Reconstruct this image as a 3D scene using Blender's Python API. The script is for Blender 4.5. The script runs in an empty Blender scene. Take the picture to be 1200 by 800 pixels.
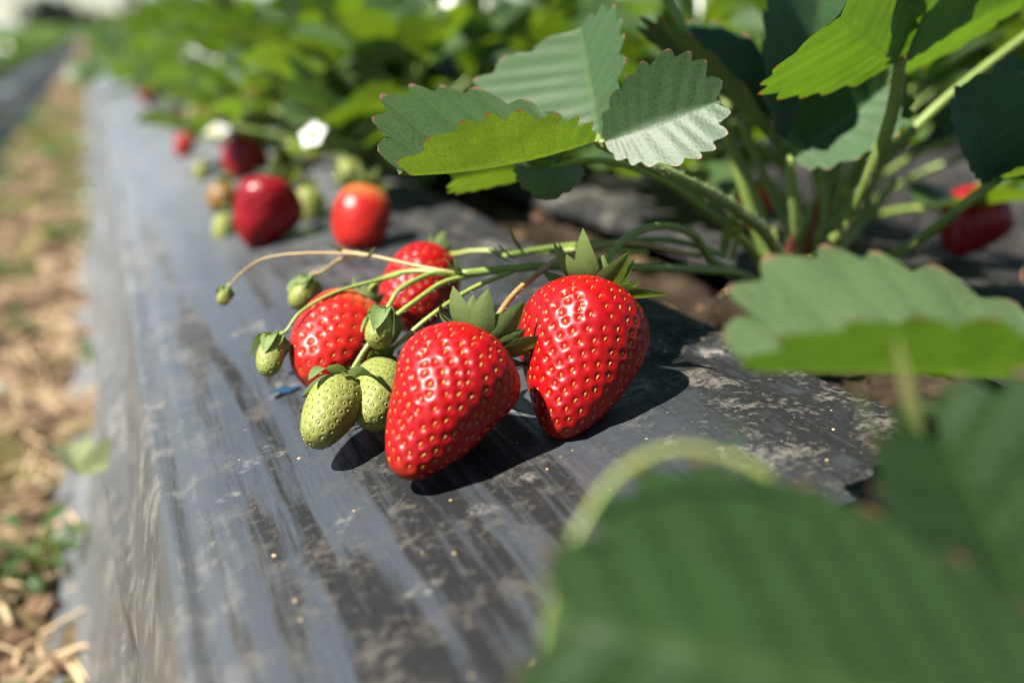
import bpy, math, random
import numpy as np
from mathutils import Vector, Matrix
PI = math.pi
CM = 0.01                       # all working numbers are centimetres; meshes are written in metres
R_ = math.radians
# ------------------------------------------------------------------ camera, light, exposure
H = 10.7                        # eye height above the bed, cm
F = 1167.0
VPX, VPY = 106.0, 32.0
PITCH = math.atan((400 - VPY) / F)
YAW = math.atan((600 - VPX) / math.hypot(F, 400 - VPY))
sc = bpy.context.scene
cam_d = bpy.data.cameras.new('camera'); cam = bpy.data.objects.new('camera', cam_d)
sc.collection.objects.link(cam); sc.camera = cam
cam.location = (0, 0, H * CM); cam.rotation_euler = (PI / 2 - PITCH, 0, -YAW)
cam_d.sensor_width = 36; cam_d.lens = 36 * F / 1200
cam_d.clip_start = 0.005; cam_d.clip_end = 3000
cam_d.dof.use_dof = True; cam_d.dof.focus_distance = 0.268; cam_d.dof.aperture_fstop = 5.2
cam_d.dof.aperture_blades = 9
SUN_EL, SUN_FROM = 53.0, (-1.0, -0.12)      # light comes from this ground direction
sun_az = math.atan2(SUN_FROM[0], SUN_FROM[1])
w = bpy.data.worlds.new('World'); sc.world = w; w.use_nodes = True
wn = w.node_tree; bg = wn.nodes['Background']
sky = wn.nodes.new('ShaderNodeTexSky'); sky.sky_type = 'NISHITA'; sky.sun_disc = False
sky.sun_elevation = R_(SUN_EL); sky.sun_rotation = sun_az; sky.dust_density = 0.0; sky.air_density = 1.0; sky.ozone_density = 1.2; sky.altitude = 600
wn.links.new(sky.outputs[0], bg.inputs[0]); bg.inputs[1].default_value = 0.05
sun_d = bpy.data.lights.new('sun', 'SUN'); sun = bpy.data.objects.new('sun', sun_d); sc.collection.objects.link(sun)
sun_d.energy = 5.0; sun_d.angle = R_(0.53); sun_d.color = (1.0, 0.95, 0.86)
sv = Vector((SUN_FROM[0], SUN_FROM[1], 0)).normalized() * math.cos(R_(SUN_EL)) + Vector((0, 0, math.sin(R_(SUN_EL))))
sun.rotation_euler = sv.to_track_quat('Z', 'Y').to_euler()
sc.view_settings.view_transform = 'Standard'; sc.view_settings.look = 'None'
sc.view_settings.exposure = 1.22; sc.view_settings.gamma = 1.0
sc.cycles.max_bounces = 6; sc.cycles.transparent_max_bounces = 6; sc.cycles.transmission_bounces = 4
sc.cycles.diffuse_bounces = 2; sc.cycles.glossy_bounces = 3
sc.cycles.use_denoising = True; sc.cycles.caustics_reflective = False; sc.cycles.caustics_refractive = False
sc.cycles.sample_clamp_indirect = 4

# ------------------------------------------------------------------ measuring helpers
_cp, _sp, _cy, _sy = math.cos(PITCH), math.sin(PITCH), math.cos(YAW), math.sin(YAW)
FWD = np.array([_sy * _cp, _cy * _cp, -_sp]); RGT = np.array([_cy, -_sy, 0.0]); UP = np.cross(RGT, FWD)
def P(px, py, d):
    """photo position and distance along the view (cm) -> a point of the place, cm"""
    return np.array([0, 0, H]) + d * (FWD + RGT * (px - 600) / F + UP * (400 - py) / F)
PROF = np.array([(-5.6, -17.9), (-4.6, -17.3), (-3.0, -16.6), (-2.3, -13), (-1.3, -8), (-0.35, -4.2), (0.05, -2.5), (0.5, -1.9), (1.6, -1.5), (4, -0.8), (7, -0.1),
                 (9.6, 0.3), (13, 0.65), (16, 0.9), (18.1, 1.05)])
def zf(x):
    return float(np.interp(x, PROF[:, 0], PROF[:, 1]))
def G(px, py, lift=0.0):
    d = FWD + RGT * (px - 600) / F + UP * (400 - py) / F
    t = 25.0
    for _ in range(60):
        p = np.array([0, 0, H]) + d * t
        t += (p[2] - zf(p[0]) - lift) / (-d[2]) * 0.7
    return np.array([0, 0, H]) + d * t
def unit(v):
    v = np.asarray(v, float); return v / (np.linalg.norm(v) + 1e-12)
TOCAM = -FWD

# ------------------------------------------------------------------ object helpers
COL = sc.collection
def mesh_of(name, V, Fc, mat, uv=None, smooth=True, attr=None, mats=None, midx=None):
    me = bpy.data.meshes.new(name)
    V = np.asarray(V, float) * CM
    me.from_pydata(V.tolist(), [], [tuple(f) for f in Fc]); 
    if mats:
        for m in mats: me.materials.append(m)
        me.polygons.foreach_set('material_index', midx)
    else: me.materials.append(mat)
    if smooth: me.polygons.foreach_set('use_smooth', [True] * len(me.polygons))
    if uv is not None:
        l = me.uv_layers.new(name='UVMap'); idx = np.zeros(len(me.loops), int); me.loops.foreach_get('vertex_index', idx)
        l.data.foreach_set('uv', np.asarray(uv, float)[idx].ravel())
    if attr is not None:
        a = me.attributes.new('val', 'FLOAT', 'POINT'); a.data.foreach_set('value', np.asarray(attr, float))
    me.update(); return me
def link(name, me, parent=None, origin=None):
    o = bpy.data.objects.new(name, me); COL.objects.link(o)
    if parent is not None: o.parent = parent
    return o
def tag(o, label=None, cat=None, group=None, kind=None):
    if label: o['label'] = label
    if cat: o['category'] = cat
    if group: o['group'] = group
    if kind: o['kind'] = kind
    return o
def empty(name, loc=(0, 0, 0)):
    o = bpy.data.objects.new(name, None); COL.objects.link(o); o.location = Vector([c * CM for c in loc]); o.empty_display_size = 0.01
    return o
def copy_tree(o, parent=None):
    c = o.copy(); COL.objects.link(c); c.parent = parent
    for ch in list(KIDS.get(o.name, [])):
        copy_tree(ch, c)
    return c
KIDS = {}
def kid(parent, o):
    KIDS.setdefault(parent.name, []).append(o); return o
class MB:
    """collects geometry in cm, relative to an origin"""
    def __init__(s, org=(0, 0, 0)): s.V = []; s.F = []; s.UV = []; s.A = []; s.org = np.array(org, float)
    def add(s, V, Fc, uv=None, a=None):
        n = sum(len(v) for v in s.V); V = np.asarray(V, float)
        s.V.append(V - s.org); s.F += [tuple(i + n for i in f) for f in Fc]
        s.UV.append(np.asarray(uv, float) if uv is not None else np.zeros((len(V), 2)))
        s.A.append(np.full(len(V), 0.0 if a is None else a) if np.ndim(a if a is not None else 0) == 0 else np.asarray(a))
        return s
    def mesh(s, name, mat, smooth=True):
        return mesh_of(name, np.vstack(s.V), s.F, mat, np.vstack(s.UV), smooth, np.concatenate(s.A))
    def obj(s, name, mat, parent=None, smooth=True):
        o = link(name, s.mesh(name, mat, smooth), parent)
        if parent is not None: kid(parent, o)
        else: o.location = Vector(s.org.tolist()) * CM
        return o
def spline(pts, n=8):
    pts = [np.asarray(p, float) for p in pts]
    q = [2 * pts[0] - pts[1]] + pts + [2 * pts[-1] - pts[-2]]
    out = []
    for i in range(1, len(q) - 2):
        for k in range(n):
            t = k / n; a, b, c, d = q[i - 1], q[i], q[i + 1], q[i + 2]
            out.append(0.5 * ((2 * b) + (c - a) * t + (2 * a - 5 * b + 4 * c - d) * t * t + (-a + 3 * b - 3 * c + d) * t ** 3))
    out.append(pts[-1]); return np.array(out)
def tube(pts, r0, r1=None, n=8, k=10, cap=True):
    """round stem through the points, radius from r0 to r1 (or a list)"""
    C = spline(pts, n); m = len(C)
    if isinstance(r0, (list, tuple)): rad = np.interp(np.linspace(0, 1, m), np.linspace(0, 1, len(r0)), r0)
    else: rad = np.linspace(r0, r0 if r1 is None else r1, m)
    T = np.gradient(C, axis=0); T /= np.linalg.norm(T, axis=1)[:, None] + 1e-9
    nrm = unit(np.cross(T[0], [0.3, 0.2, 1])); V = []
    for i in range(m):
        nrm = unit(nrm - T[i] * np.dot(nrm, T[i])); b = np.cross(T[i], nrm)
        for j in range(k):
            a = 2 * PI * j / k; V.append(C[i] + rad[i] * (math.cos(a) * nrm + math.sin(a) * b))
    Fc = [(i * k + j, i * k + (j + 1) % k, (i + 1) * k + (j + 1) % k, (i + 1) * k + j) for i in range(m - 1) for j in range(k)]
    if cap:
        Fc.append(tuple(range(k))[::-1]); Fc.append(tuple((m - 1) * k + j for j in range(k)))
    uv = np.array([(j / k, i / m) for i in range(m) for j in range(k)])
    return np.array(V), Fc, uv, C, T, rad
def hairs_on(C, T, rad, count, ln, rng):
    """fine straight hairs standing off a stem"""
    V = []; Fc = []
    for _ in range(count):
        i = rng.integers(0, len(C) - 1); f = rng.random(); c = C[i] * (1 - f) + C[i + 1] * f
        d = unit(np.cross(T[i], rng.normal(size=3))); r = rad[i]; s = unit(np.cross(d, T[i])) * 0.006
        tip = c + d * (r + ln * (0.5 + 0.7 * rng.random())) + T[i] * rng.normal() * ln * 0.35
        a = len(V); V += [c + d * r * .95 - s, c + d * r * .95 + s, tip, c + d * r * .95 + T[i] * 0.01]; Fc += [(a, a + 1, a + 2), (a, a + 3, a + 2)]
    return V, Fc

# ------------------------------------------------------------------ materials
def newmat(name):
    m = bpy.data.materials.new(name); m.use_nodes = True; nt = m.node_tree
    return m, nt, nt.nodes['Principled BSDF'], nt.nodes['Material Output']
def nd(nt, t, **kw):
    n = nt.nodes.new(t)
    for k, v in kw.items():
        if k in n.inputs: n.inputs[k].default_value = v
        else: setattr(n, k, v)
    return n
def ramp(nt, src, stops, interp='LINEAR'):
    r = nt.nodes.new('ShaderNodeValToRGB'); r.color_ramp.interpolation = interp; e = r.color_ramp.elements
    while len(e) < len(stops): e.new(0.5)
    for x, (p, c) in zip(e, stops):
        x.position = p; x.color = (c, c, c, 1) if np.isscalar(c) else (*c, 1)
    nt.links.new(src, r.inputs[0]); return r.outputs[0]
def math_(nt, op, a, b=None, clamp=False):
    n = nt.nodes.new('ShaderNodeMath'); n.operation = op; n.use_clamp = clamp
    for i, x in enumerate((a, b)):
        if x is None: continue
        if hasattr(x, 'links'): nt.links.new(x, n.inputs[i])
        else: n.inputs[i].default_value = x
    return n.outputs[0]
def mixc(nt, fac, a, b, mode='MIX'):
    n = nt.nodes.new('ShaderNodeMix'); n.data_type = 'RGBA'; n.blend_type = mode
    for i, x in ((0, fac), (6, a), (7, b)):
        if hasattr(x, 'links'): nt.links.new(x, n.inputs[i])
        else: n.inputs[i].default_value = x if i == 0 else (*x, 1)
    return n.outputs[2]
def noise(nt, scale, detail=4, rough=0.5, vec=None, sc3=None):
    n = nt.nodes.new('ShaderNodeTexNoise'); n.inputs['Scale'].default_value = scale; n.inputs['Detail'].default_value = detail; n.inputs['Roughness'].default_value = rough
    if vec is None:
        tc = nt.nodes.new('ShaderNodeTexCoord'); vec = tc.outputs['Object']
    if sc3:
        mp = nt.nodes.new('ShaderNodeMapping'); mp.inputs['Scale'].default_value = sc3[:3]
        if len(sc3) > 3: mp.inputs['Location'].default_value = sc3[3:]
        nt.links.new(vec, mp.inputs[0]); vec = mp.outputs[0]
    nt.links.new(vec, n.inputs['Vector']); return n.outputs[0]
def bump(nt, h, dist, strength=1.0, prev=None):
    b = nt.nodes.new('ShaderNodeBump'); b.inputs['Distance'].default_value = dist; b.inputs['Strength'].default_value = strength
    nt.links.new(h, b.inputs['Height'])
    if prev: nt.links.new(prev, b.inputs['Normal'])
    return b.outputs[0]

def leaf_mat(name, top, back, trans, veins=True, tfac=0.42, rough=0.42, pink=True, spec=0.5):
    m, nt, p, out = newmat(name); L = nt.links
    uvn = nt.nodes.new('ShaderNodeUVMap'); uvn.uv_map = 'UVMap'
    sep = nt.nodes.new('ShaderNodeSeparateXYZ'); L.new(uvn.outputs[0], sep.inputs[0])
    u, v = sep.outputs[0], sep.outputs[1]
    geo = nt.nodes.new('ShaderNodeNewGeometry')
    oi = nt.nodes.new('ShaderNodeObjectInfo')
    fr = math_(nt, 'FRACT', u); dv = math_(nt, 'ABSOLUTE', math_(nt, 'SUBTRACT', fr, 0.5))
    n1 = noise(nt, 60, 4, 0.55); n2 = noise(nt, 350, 3, 0.6)
    tcol = mixc(nt, ramp(nt, n1, [(0.3, 0.0), (0.7, 1.0)]), [c * 0.72 for c in top], [c * 1.25 for c in top])
    tcol = mixc(nt, math_(nt, 'MULTIPLY', oi.outputs['Random'], 0.35), tcol, (top[0] * 1.9, top[1] * 1.5, top[2] * 0.8))
    bcol = mixc(nt, ramp(nt, n1, [(0.3, 0.0), (0.7, 1.0)]), [c * 0.85 for c in back], [c * 1.15 for c in back])
    trc = mixc(nt, ramp(nt, n1, [(0.35, 0.0), (0.7, 1.0)]), [c * 0.8 for c in trans], [min(1, c * 1.2) for c in trans])
    vo = nt.nodes.new('ShaderNodeTexVoronoi'); vo.inputs['Scale'].default_value = 650; vo.feature = 'DISTANCE_TO_EDGE'
    tc = nt.nodes.new('ShaderNodeTexCoord'); L.new(tc.outputs['Object'], vo.inputs['Vector'])
    cell = ramp(nt, vo.outputs[0], [(0.0, 0.0), (0.35, 1.0)])
    if veins:
        vl = ramp(nt, math_(nt, 'ADD', dv, math_(nt, 'MULTIPLY', v, 0.02)), [(0.0, 1.0), (0.07, 0.0)])
        mid = ramp(nt, v, [(0.0, 1.0), (0.05, 0.0)])
        vein = math_(nt, 'MAXIMUM', vl, mid)
        tcol = mixc(nt, math_(nt, 'MULTIPLY', vein, 0.45), tcol, (top[0] * 2.2 + .03, top[1] * 1.9 + .03, top[2] * 1.4))
        bcol = mixc(nt, math_(nt, 'MULTIPLY', vein, 0.6), bcol, (0.30, 0.36, 0.12))
        trc = mixc(nt, math_(nt, 'MULTIPLY', vein, 0.55), trc, [c * 0.55 for c in trans])
        if pink:
            pk = math_(nt, 'MULTIPLY', ramp(nt, v, [(0.965, 0.0), (0.995, 1.0)]), ramp(nt, dv, [(0.06, 1.0), (0.16, 0.0)]))
            tcol = mixc(nt, pk, tcol, (0.42, 0.13, 0.12)); bcol = mixc(nt, pk, bcol, (0.35, 0.08, 0.05)); trc = mixc(nt, pk, trc, (0.4, 0.05, 0.02))
            sp = ramp(nt, noise(nt, 700, 2, 0.5), [(0.70, 0.0), (0.76, 1.0)])
            bcol = mixc(nt, math_(nt, 'MULTIPLY', sp, 0.6), bcol, (0.10, 0.05, 0.01))
    tcol = mixc(nt, ramp(nt, cell, [(0.0, 0.5), (0.6, 0.0)]), tcol, (top[0] * 1.9 + .02, top[1] * 1.7 + .02, top[2] * 1.6 + .01))
    trc = mixc(nt, ramp(nt, cell, [(0.0, 0.5), (0.5, 0.0)]), trc, [c * 0.5 for c in trans])
    trc = mixc(nt, math_(nt, 'MULTIPLY', oi.outputs['Random'], 0.75 if not veins else 0.0), trc, [c * 0.28 for c in trans])
    col = mixc(nt, geo.outputs['Backfacing'], tcol, bcol)
    L.new(col, p.inputs['Base Color'])
    p.inputs['Roughness'].default_value = rough; p.inputs['Specular IOR Level'].default_value = spec
    L.new(ramp(nt, geo.outputs['Backfacing'], [(0, rough), (1, 0.75)]), p.inputs['Roughness'])
    p.inputs['Sheen Weight'].default_value = 0.04; p.inputs['Sheen Roughness'].default_value = 0.4
    b = bump(nt, cell, 0.00012, 0.25); b = bump(nt, n2, 0.0002, 0.22, b)
    L.new(b, p.inputs['Normal'])
    t = nt.nodes.new('ShaderNodeBsdfTranslucent'); L.new(trc, t.inputs[0])
    mx = nt.nodes.new('ShaderNodeMixShader'); mx.inputs[0].default_value = tfac
    L.new(p.outputs[0], mx.inputs[1]); L.new(t.outputs[0], mx.inputs[2]); L.new(mx.outputs[0], out.inputs[0])
    return m
def solid_mat(name, c1, c2, scale=40, rough=0.5, spec=0.5, sss=0, trans=None, bmp=0, along=None):
    m, nt, p, out = newmat(name)
    n = noise(nt, scale, 5, 0.55, sc3=along)
    nt.links.new(mixc(nt, ramp(nt, n, [(0.32, 0.0), (0.68, 1.0)]), c1, c2), p.inputs['Base Color'])
    p.inputs['Roughness'].default_value = rough; p.inputs['Specular IOR Level'].default_value = spec
    if sss:
        p.inputs['Subsurface Weight'].default_value = sss; p.inputs['Subsurface Radius'].default_value = (1, 0.5, 0.2); p.inputs['Subsurface Scale'].default_value = 0.002
    if bmp: nt.links.new(bump(nt, n, bmp), p.inputs['Normal'])
    if trans:
        t = nt.nodes.new('ShaderNodeBsdfTranslucent'); t.inputs[0].default_value = (*trans, 1)
        mx = nt.nodes.new('ShaderNodeMixShader'); mx.inputs[0].default_value = 0.35
        nt.links.new(p.outputs[0], mx.inputs[1]); nt.links.new(t.outputs[0], mx.inputs[2]); nt.links.new(mx.outputs[0], out.inputs[0])
    return m
def berry_mat(name, body, top, tip, rough=0.36, sss=0.10, coat=0.0, rad=(1.0, 0.12, 0.06), topw=0.14):
    """val attribute: 0 at the stalk end .. 1 at the tip"""
    m, nt, p, out = newmat(name); L = nt.links
    a = nt.nodes.new('ShaderNodeAttribute'); a.attribute_name = 'val'
    n1 = noise(nt, 55, 4, 0.5); f = math_(nt, 'ADD', a.outputs['Fac'], math_(nt, 'MULTIPLY', math_(nt, 'SUBTRACT', n1, 0.5), 0.18))
    c = mixc(nt, ramp(nt, n1, [(0.3, 0.0), (0.7, 1.0)]), [x * 0.8 for x in body], [min(x * 1.15, 1) for x in body])
    c = mixc(nt, ramp(nt, f, [(0.0, 1.0), (topw, 0.0)]), c, top)
    c = mixc(nt, ramp(nt, f, [(0.9, 0.0), (1.0, 1.0)]), c, tip)
    L.new(c, p.inputs['Base Color'])
    p.inputs['Roughness'].default_value = rough; p.inputs['Specular IOR Level'].default_value = 0.33
    p.inputs['Subsurface Weight'].default_value = sss; p.inputs['Subsurface Radius'].default_value = rad; p.inputs['Subsurface Scale'].default_value = 0.0009
    p.inputs['Coat Weight'].default_value = coat; p.inputs['Coat Roughness'].default_value = 0.2
    L.new(bump(nt, noise(nt, 900, 3, 0.6), 0.00008, 0.6), p.inputs['Normal'])
    return m
M = {}
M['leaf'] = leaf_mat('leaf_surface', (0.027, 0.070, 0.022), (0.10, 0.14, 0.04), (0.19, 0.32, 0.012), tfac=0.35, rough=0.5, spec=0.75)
M['leaf_glow'] = leaf_mat('leaf_sunlit_surface', (0.075, 0.13, 0.055), (0.08, 0.13, 0.03), (0.17, 0.33, 0.012), tfac=0.38, rough=0.5, spec=0.6)  # sunlit copy of the leaf: sun brightness put into the colour
M['leaf_dark'] = leaf_mat('leaf_shaded_surface', (0.026, 0.068, 0.024), (0.05, 0.085, 0.02), (0.07, 0.12, 0.008), tfac=0.2, rough=.55, spec=.3)  # shaded copy of the leaf: shade from leaves above put into the colour
M['leaf_front'] = leaf_mat('leaf_front_shaded_surface', (0.013, 0.036, 0.009), (0.05, 0.09, 0.02), (0.07, 0.17, 0.010), tfac=0.28, rough=.5, spec=.35)  # front leaves: darker green painted in place of shade falling on them
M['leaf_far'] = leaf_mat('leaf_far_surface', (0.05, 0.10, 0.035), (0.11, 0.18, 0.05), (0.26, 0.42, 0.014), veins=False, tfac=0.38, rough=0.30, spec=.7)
M['petiole'] = solid_mat('petiole_skin', (0.14, 0.21, 0.04), (0.24, 0.32, 0.07), 90, 0.42, sss=0.1, along=(1, 1, 0.25))
M['truss'] = solid_mat('truss_skin', (0.20, 0.28, 0.05), (0.34, 0.38, 0.09), 70, 0.4, sss=0.15)
M['truss_red'] = solid_mat('truss_blush_skin', (0.30, 0.20, 0.07), (0.42, 0.30, 0.12), 90, 0.4, sss=0.15)
M['sheath'] = solid_mat('sheath_skin', (0.14, 0.03, 0.015), (0.28, 0.09, 0.05), 120, 0.6, trans=(0.3, 0.06, 0.03))
M['stipule'] = solid_mat('stipule_skin', (0.22, 0.28, 0.07), (0.34, 0.34, 0.12), 120, 0.5, trans=(0.5, 0.5, 0.08))
M['hair'] = solid_mat('plant_hair', (0.5, 0.55, 0.4), (0.6, 0.6, 0.45), 50, 0.5, trans=(0.6, 0.6, 0.4))
M['berry'] = berry_mat('ripe_berry_skin', (0.30, 0.002, 0.003), (0.66, 0.14, 0.03), (0.40, 0.04, 0.010))
M['berry_pale'] = berry_mat('half_ripe_berry_skin', (0.42, 0.012, 0.008), (0.62, 0.36, 0.08), (0.6, 0.05, 0.02), topw=0.42)
M['berry_dark'] = berry_mat('dark_berry_skin', (0.22, 0.003, 0.009), (0.4, 0.09, 0.04), (0.42, 0.01, 0.01), rough=0.3, topw=0.10)
M['berry_green'] = berry_mat('unripe_berry_skin', (0.21, 0.235, 0.055), (0.15, 0.21, 0.04), (0.24, 0.21, 0.05), rough=0.5, coat=0, rad=(1, .9, .3))
M['berry_blush'] = berry_mat('turning_berry_skin', (0.19, 0.10, 0.02), (0.14, 0.15, 0.03), (0.28, 0.04, 0.012), rough=0.4, coat=0.1, topw=0.4)
M['seed'] = solid_mat('seed_skin', (0.30, 0.075, 0.008), (0.50, 0.21, 0.022), 600, 0.35)
M['seed_green'] = solid_mat('green_seed_skin', (0.30, 0.28, 0.06), (0.40, 0.40, 0.12), 600, 0.5)
M['sepal'] = leaf_mat('sepal_surface', (0.032, 0.082, 0.014), (0.12, 0.17, 0.04), (0.32, 0.42, 0.04), veins=False, tfac=0.3, rough=0.45)
M['sepal_pale'] = leaf_mat('pale_sepal_surface', (0.13, 0.20, 0.07), (0.2, 0.28, 0.1), (0.32, 0.42, 0.08), veins=False, tfac=0.3, rough=0.55)
M['petal'] = solid_mat('petal_skin', (0.78, 0.78, 0.76), (0.86, 0.86, 0.84), 90, 0.5, trans=(0.85, 0.85, 0.82))
M['pollen'] = solid_mat('pollen_skin', (0.60, 0.40, 0.02), (0.72, 0.52, 0.05), 900, 0.7, bmp=0.0005)
M['straw'] = solid_mat('straw_skin', (0.42, 0.28, 0.14), (0.66, 0.50, 0.30), 30, 0.6)
M['clod'] = solid_mat('clod_soil', (0.09, 0.050, 0.028), (0.22, 0.13, 0.07), 60, 0.95, bmp=0.002)
M['bark'] = solid_mat('bark', (0.05, 0.035, 0.02), (0.10, 0.07, 0.05), 2, 0.9)
M['tree_leaf'] = solid_mat('tree_foliage', (0.008, 0.02, 0.014), (0.02, 0.04, 0.022), 1.0, 0.7)
M['hill'] = solid_mat('hill_haze', (0.28, 0.40, 0.50), (0.34, 0.46, 0.56), 0.02, 0.9)  # pale blue of distance haze painted into the hills

# ------------------------------------------------------------------ plastic film
def film_mat():
    m, nt, p, out = newmat('plastic_film'); L = nt.links
    tc = nt.nodes.new('ShaderNodeTexCoord'); O = tc.outputs['Object']
    sep = nt.nodes.new('ShaderNodeSeparateXYZ'); L.new(O, sep.inputs[0]); X, Y = sep.outputs[0], sep.outputs[1]
    streak = noise(nt, 1, 5, 0.62, O, (150, 7.5, 20)); streak2 = noise(nt, 1, 4, 0.55, O, (260, 22, 60, 3, 1, 0))
    broad = noise(nt, 1, 3, 0.5, O, (26, 7, 8, 7.3, 2.2, 0))
    fine = noise(nt, 420, 6, 0.7, O); mid = noise(nt, 75, 6, 0.62, O)
    # dry dusty haze bands and the cleaner dark streaks between them
    sk = math_(nt, 'ADD', math_(nt, 'MULTIPLY', streak, 0.62), math_(nt, 'MULTIPLY', broad, 0.42))
    sk = math_(nt, 'ADD', sk, math_(nt, 'MULTIPLY', math_(nt, 'SUBTRACT', fine, 0.5), 0.10))
    dull = ramp(nt, sk, [(0.525, 0.0), (0.60, 1.0)])            # 1 = matt dark streak
    right = ramp(nt, X, [(0.105, 0.0), (0.15, 1.0)])             # matt, speckled side beside the slit
    rg = math_(nt, 'MULTIPLY', right, ramp(nt, math_(nt, 'ADD', mid, math_(nt, 'MULTIPLY', streak, 0.3)), [(0.42, 0.35), (0.62, 1.0)]))
    dull = math_(nt, 'MAXIMUM', dull, rg)
    left = ramp(nt, X, [(0.0, 1.0), (0.03, 0.0)])
    dust = ramp(nt, math_(nt, 'ADD', math_(nt, 'MULTIPLY', mid, 0.55), math_(nt, 'MULTIPLY', fine, 0.55)), [(0.56, 0.0), (0.68, 1.0)])
    dust2 = ramp(nt, math_(nt, 'ADD', math_(nt, 'MULTIPLY', streak2, 0.5), math_(nt, 'MULTIPLY', mid, 0.55)), [(0.52, 0.0), (0.66, 1.0)])
    base = mixc(nt, dull, (0.050, 0.057, 0.065), (0.014, 0.0145, 0.015))
    speck = math_(nt, 'MULTIPLY', dust, math_(nt, 'ADD', math_(nt, 'MAXIMUM', math_(nt, 'MULTIPLY', dull, 0.2), math_(nt, 'MULTIPLY', rg, 0.42)), 0.06))
    base = mixc(nt, speck, base, (0.26, 0.23, 0.19))
    base = mixc(nt, math_(nt, 'MULTIPLY', left, math_(nt, 'ADD', math_(nt, 'MULTIPLY', dust2, 0.6), 0.2)), base, (0.20, 0.19, 0.165))
    patch = math_(nt, 'MULTIPLY', ramp(nt, noise(nt, 26, 5, 0.6, O, (1, 1, 1, 0.31, 0.7, 0)), [(0.60, 0.0), (0.68, 1.0)]), ramp(nt, fine, [(0.42, 0.0), (0.58, 1.0)]))
    base = mixc(nt, math_(nt, 'MULTIPLY', patch, 0.7), base, (0.36, 0.34, 0.30))
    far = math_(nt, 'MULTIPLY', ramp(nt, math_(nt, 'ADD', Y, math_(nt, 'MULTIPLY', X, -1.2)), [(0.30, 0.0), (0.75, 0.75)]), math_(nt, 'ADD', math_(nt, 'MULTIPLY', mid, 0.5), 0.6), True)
    base = mixc(nt, far, base, (0.21, 0.22, 0.235))  # far film painted paler, standing in for the sky it reflects
    L.new(base, p.inputs['Base Color'])
    ro = nt.nodes.new('ShaderNodeMix'); ro.data_type = 'FLOAT'; ro.inputs[2].default_value = 0.33; ro.inputs[3].default_value = 0.72
    L.new(dull, ro.inputs[0]); r2 = math_(nt, 'ADD', ro.outputs[0], math_(nt, 'MULTIPLY', speck, 0.4), True)
    L.new(r2, p.inputs['Roughness'])
    spc = nt.nodes.new('ShaderNodeMix'); spc.data_type = 'FLOAT'; spc.inputs[2].default_value = 0.75; spc.inputs[3].default_value = 0.22
    L.new(dull, spc.inputs[0]); L.new(spc.outputs[0], p.inputs['Specular IOR Level'])
    b = bump(nt, streak2, 0.0015, 0.35); b = bump(nt, fine, 0.0004, 0.5, b); b = bump(nt, mid, 0.002, 0.25, b)
    L.new(b, p.inputs['Normal'])
    return m
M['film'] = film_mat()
def wob(x, y, seed=0):
    return (0.25 * np.sin(y * 0.11 + x * 0.35 + seed) + 0.14 * np.sin(y * 0.31 - x * 0.8 + 2 * seed) + 0.07 * np.sin(y * 0.8 + x * 1.7 + seed) + 0.05 * np.sin(x * 3.1 + y * 0.16))
def sheet(prof, y0, y1, dense, off=(0, 0, 0), mirror=False, amp=1.0, sub=4, thick=None, mat='film', name='plastic_mulch_film', curl=0.0, seed=0):
    prof = np.array(prof, float)
    C = spline([np.array([a, 0, b]) for a, b in prof], sub)
    ys = np.array(dense)
    V = []
    for y in ys:
        for i, c in enumerate(C):
            x, z = c[0], c[2]; w_ = wob(x, y, seed) * amp
            if dense is YD:
                cr = abs(math.sin(x * 2.3 + 0.35 * math.sin(y * .09) + seed)) ** 6 * (0.5 + 0.5 * math.sin(y * .13 + x * 2)); z += 0.10 * cr
                if x < 2.2: z += 0.16 * math.sin(x * 5.2 + 0.5 * math.sin(y * .21)) * (1 if x < 1.5 else .4); 
            if z < -6: x += w_ * 1.5 + 0.22 * math.sin(z * 1.3 + .6 * math.sin(y * .15))
            V.append(((-x if mirror else x) + off[0], y + off[1], z + off[2] + w_ * (0.55 if z > -6 else 0.2)))
    n = len(C)
    Fc = [(j * n + i, j * n + i + 1, (j + 1) * n + i + 1, (j + 1) * n + i) for j in range(len(ys) - 1) for i in range(n - 1)]
    if mirror: Fc = [f[::-1] for f in Fc]
    return V, Fc
YD = list(np.arange(-25, 70, 0.7)) + list(np.arange(70, 200, 3)) + list(np.arange(200, 600, 12)) + list(np.geomspace(600, 6000, 30))
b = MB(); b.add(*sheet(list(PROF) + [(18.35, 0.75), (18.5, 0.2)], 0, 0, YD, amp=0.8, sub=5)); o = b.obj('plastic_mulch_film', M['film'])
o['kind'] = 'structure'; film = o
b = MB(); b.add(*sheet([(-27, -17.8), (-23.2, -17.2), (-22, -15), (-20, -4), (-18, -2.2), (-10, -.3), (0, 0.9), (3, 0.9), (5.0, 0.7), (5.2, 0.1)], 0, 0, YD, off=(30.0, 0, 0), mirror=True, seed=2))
o = b.obj('plastic_mulch_film', M['film']); o['kind'] = 'structure'

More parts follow.
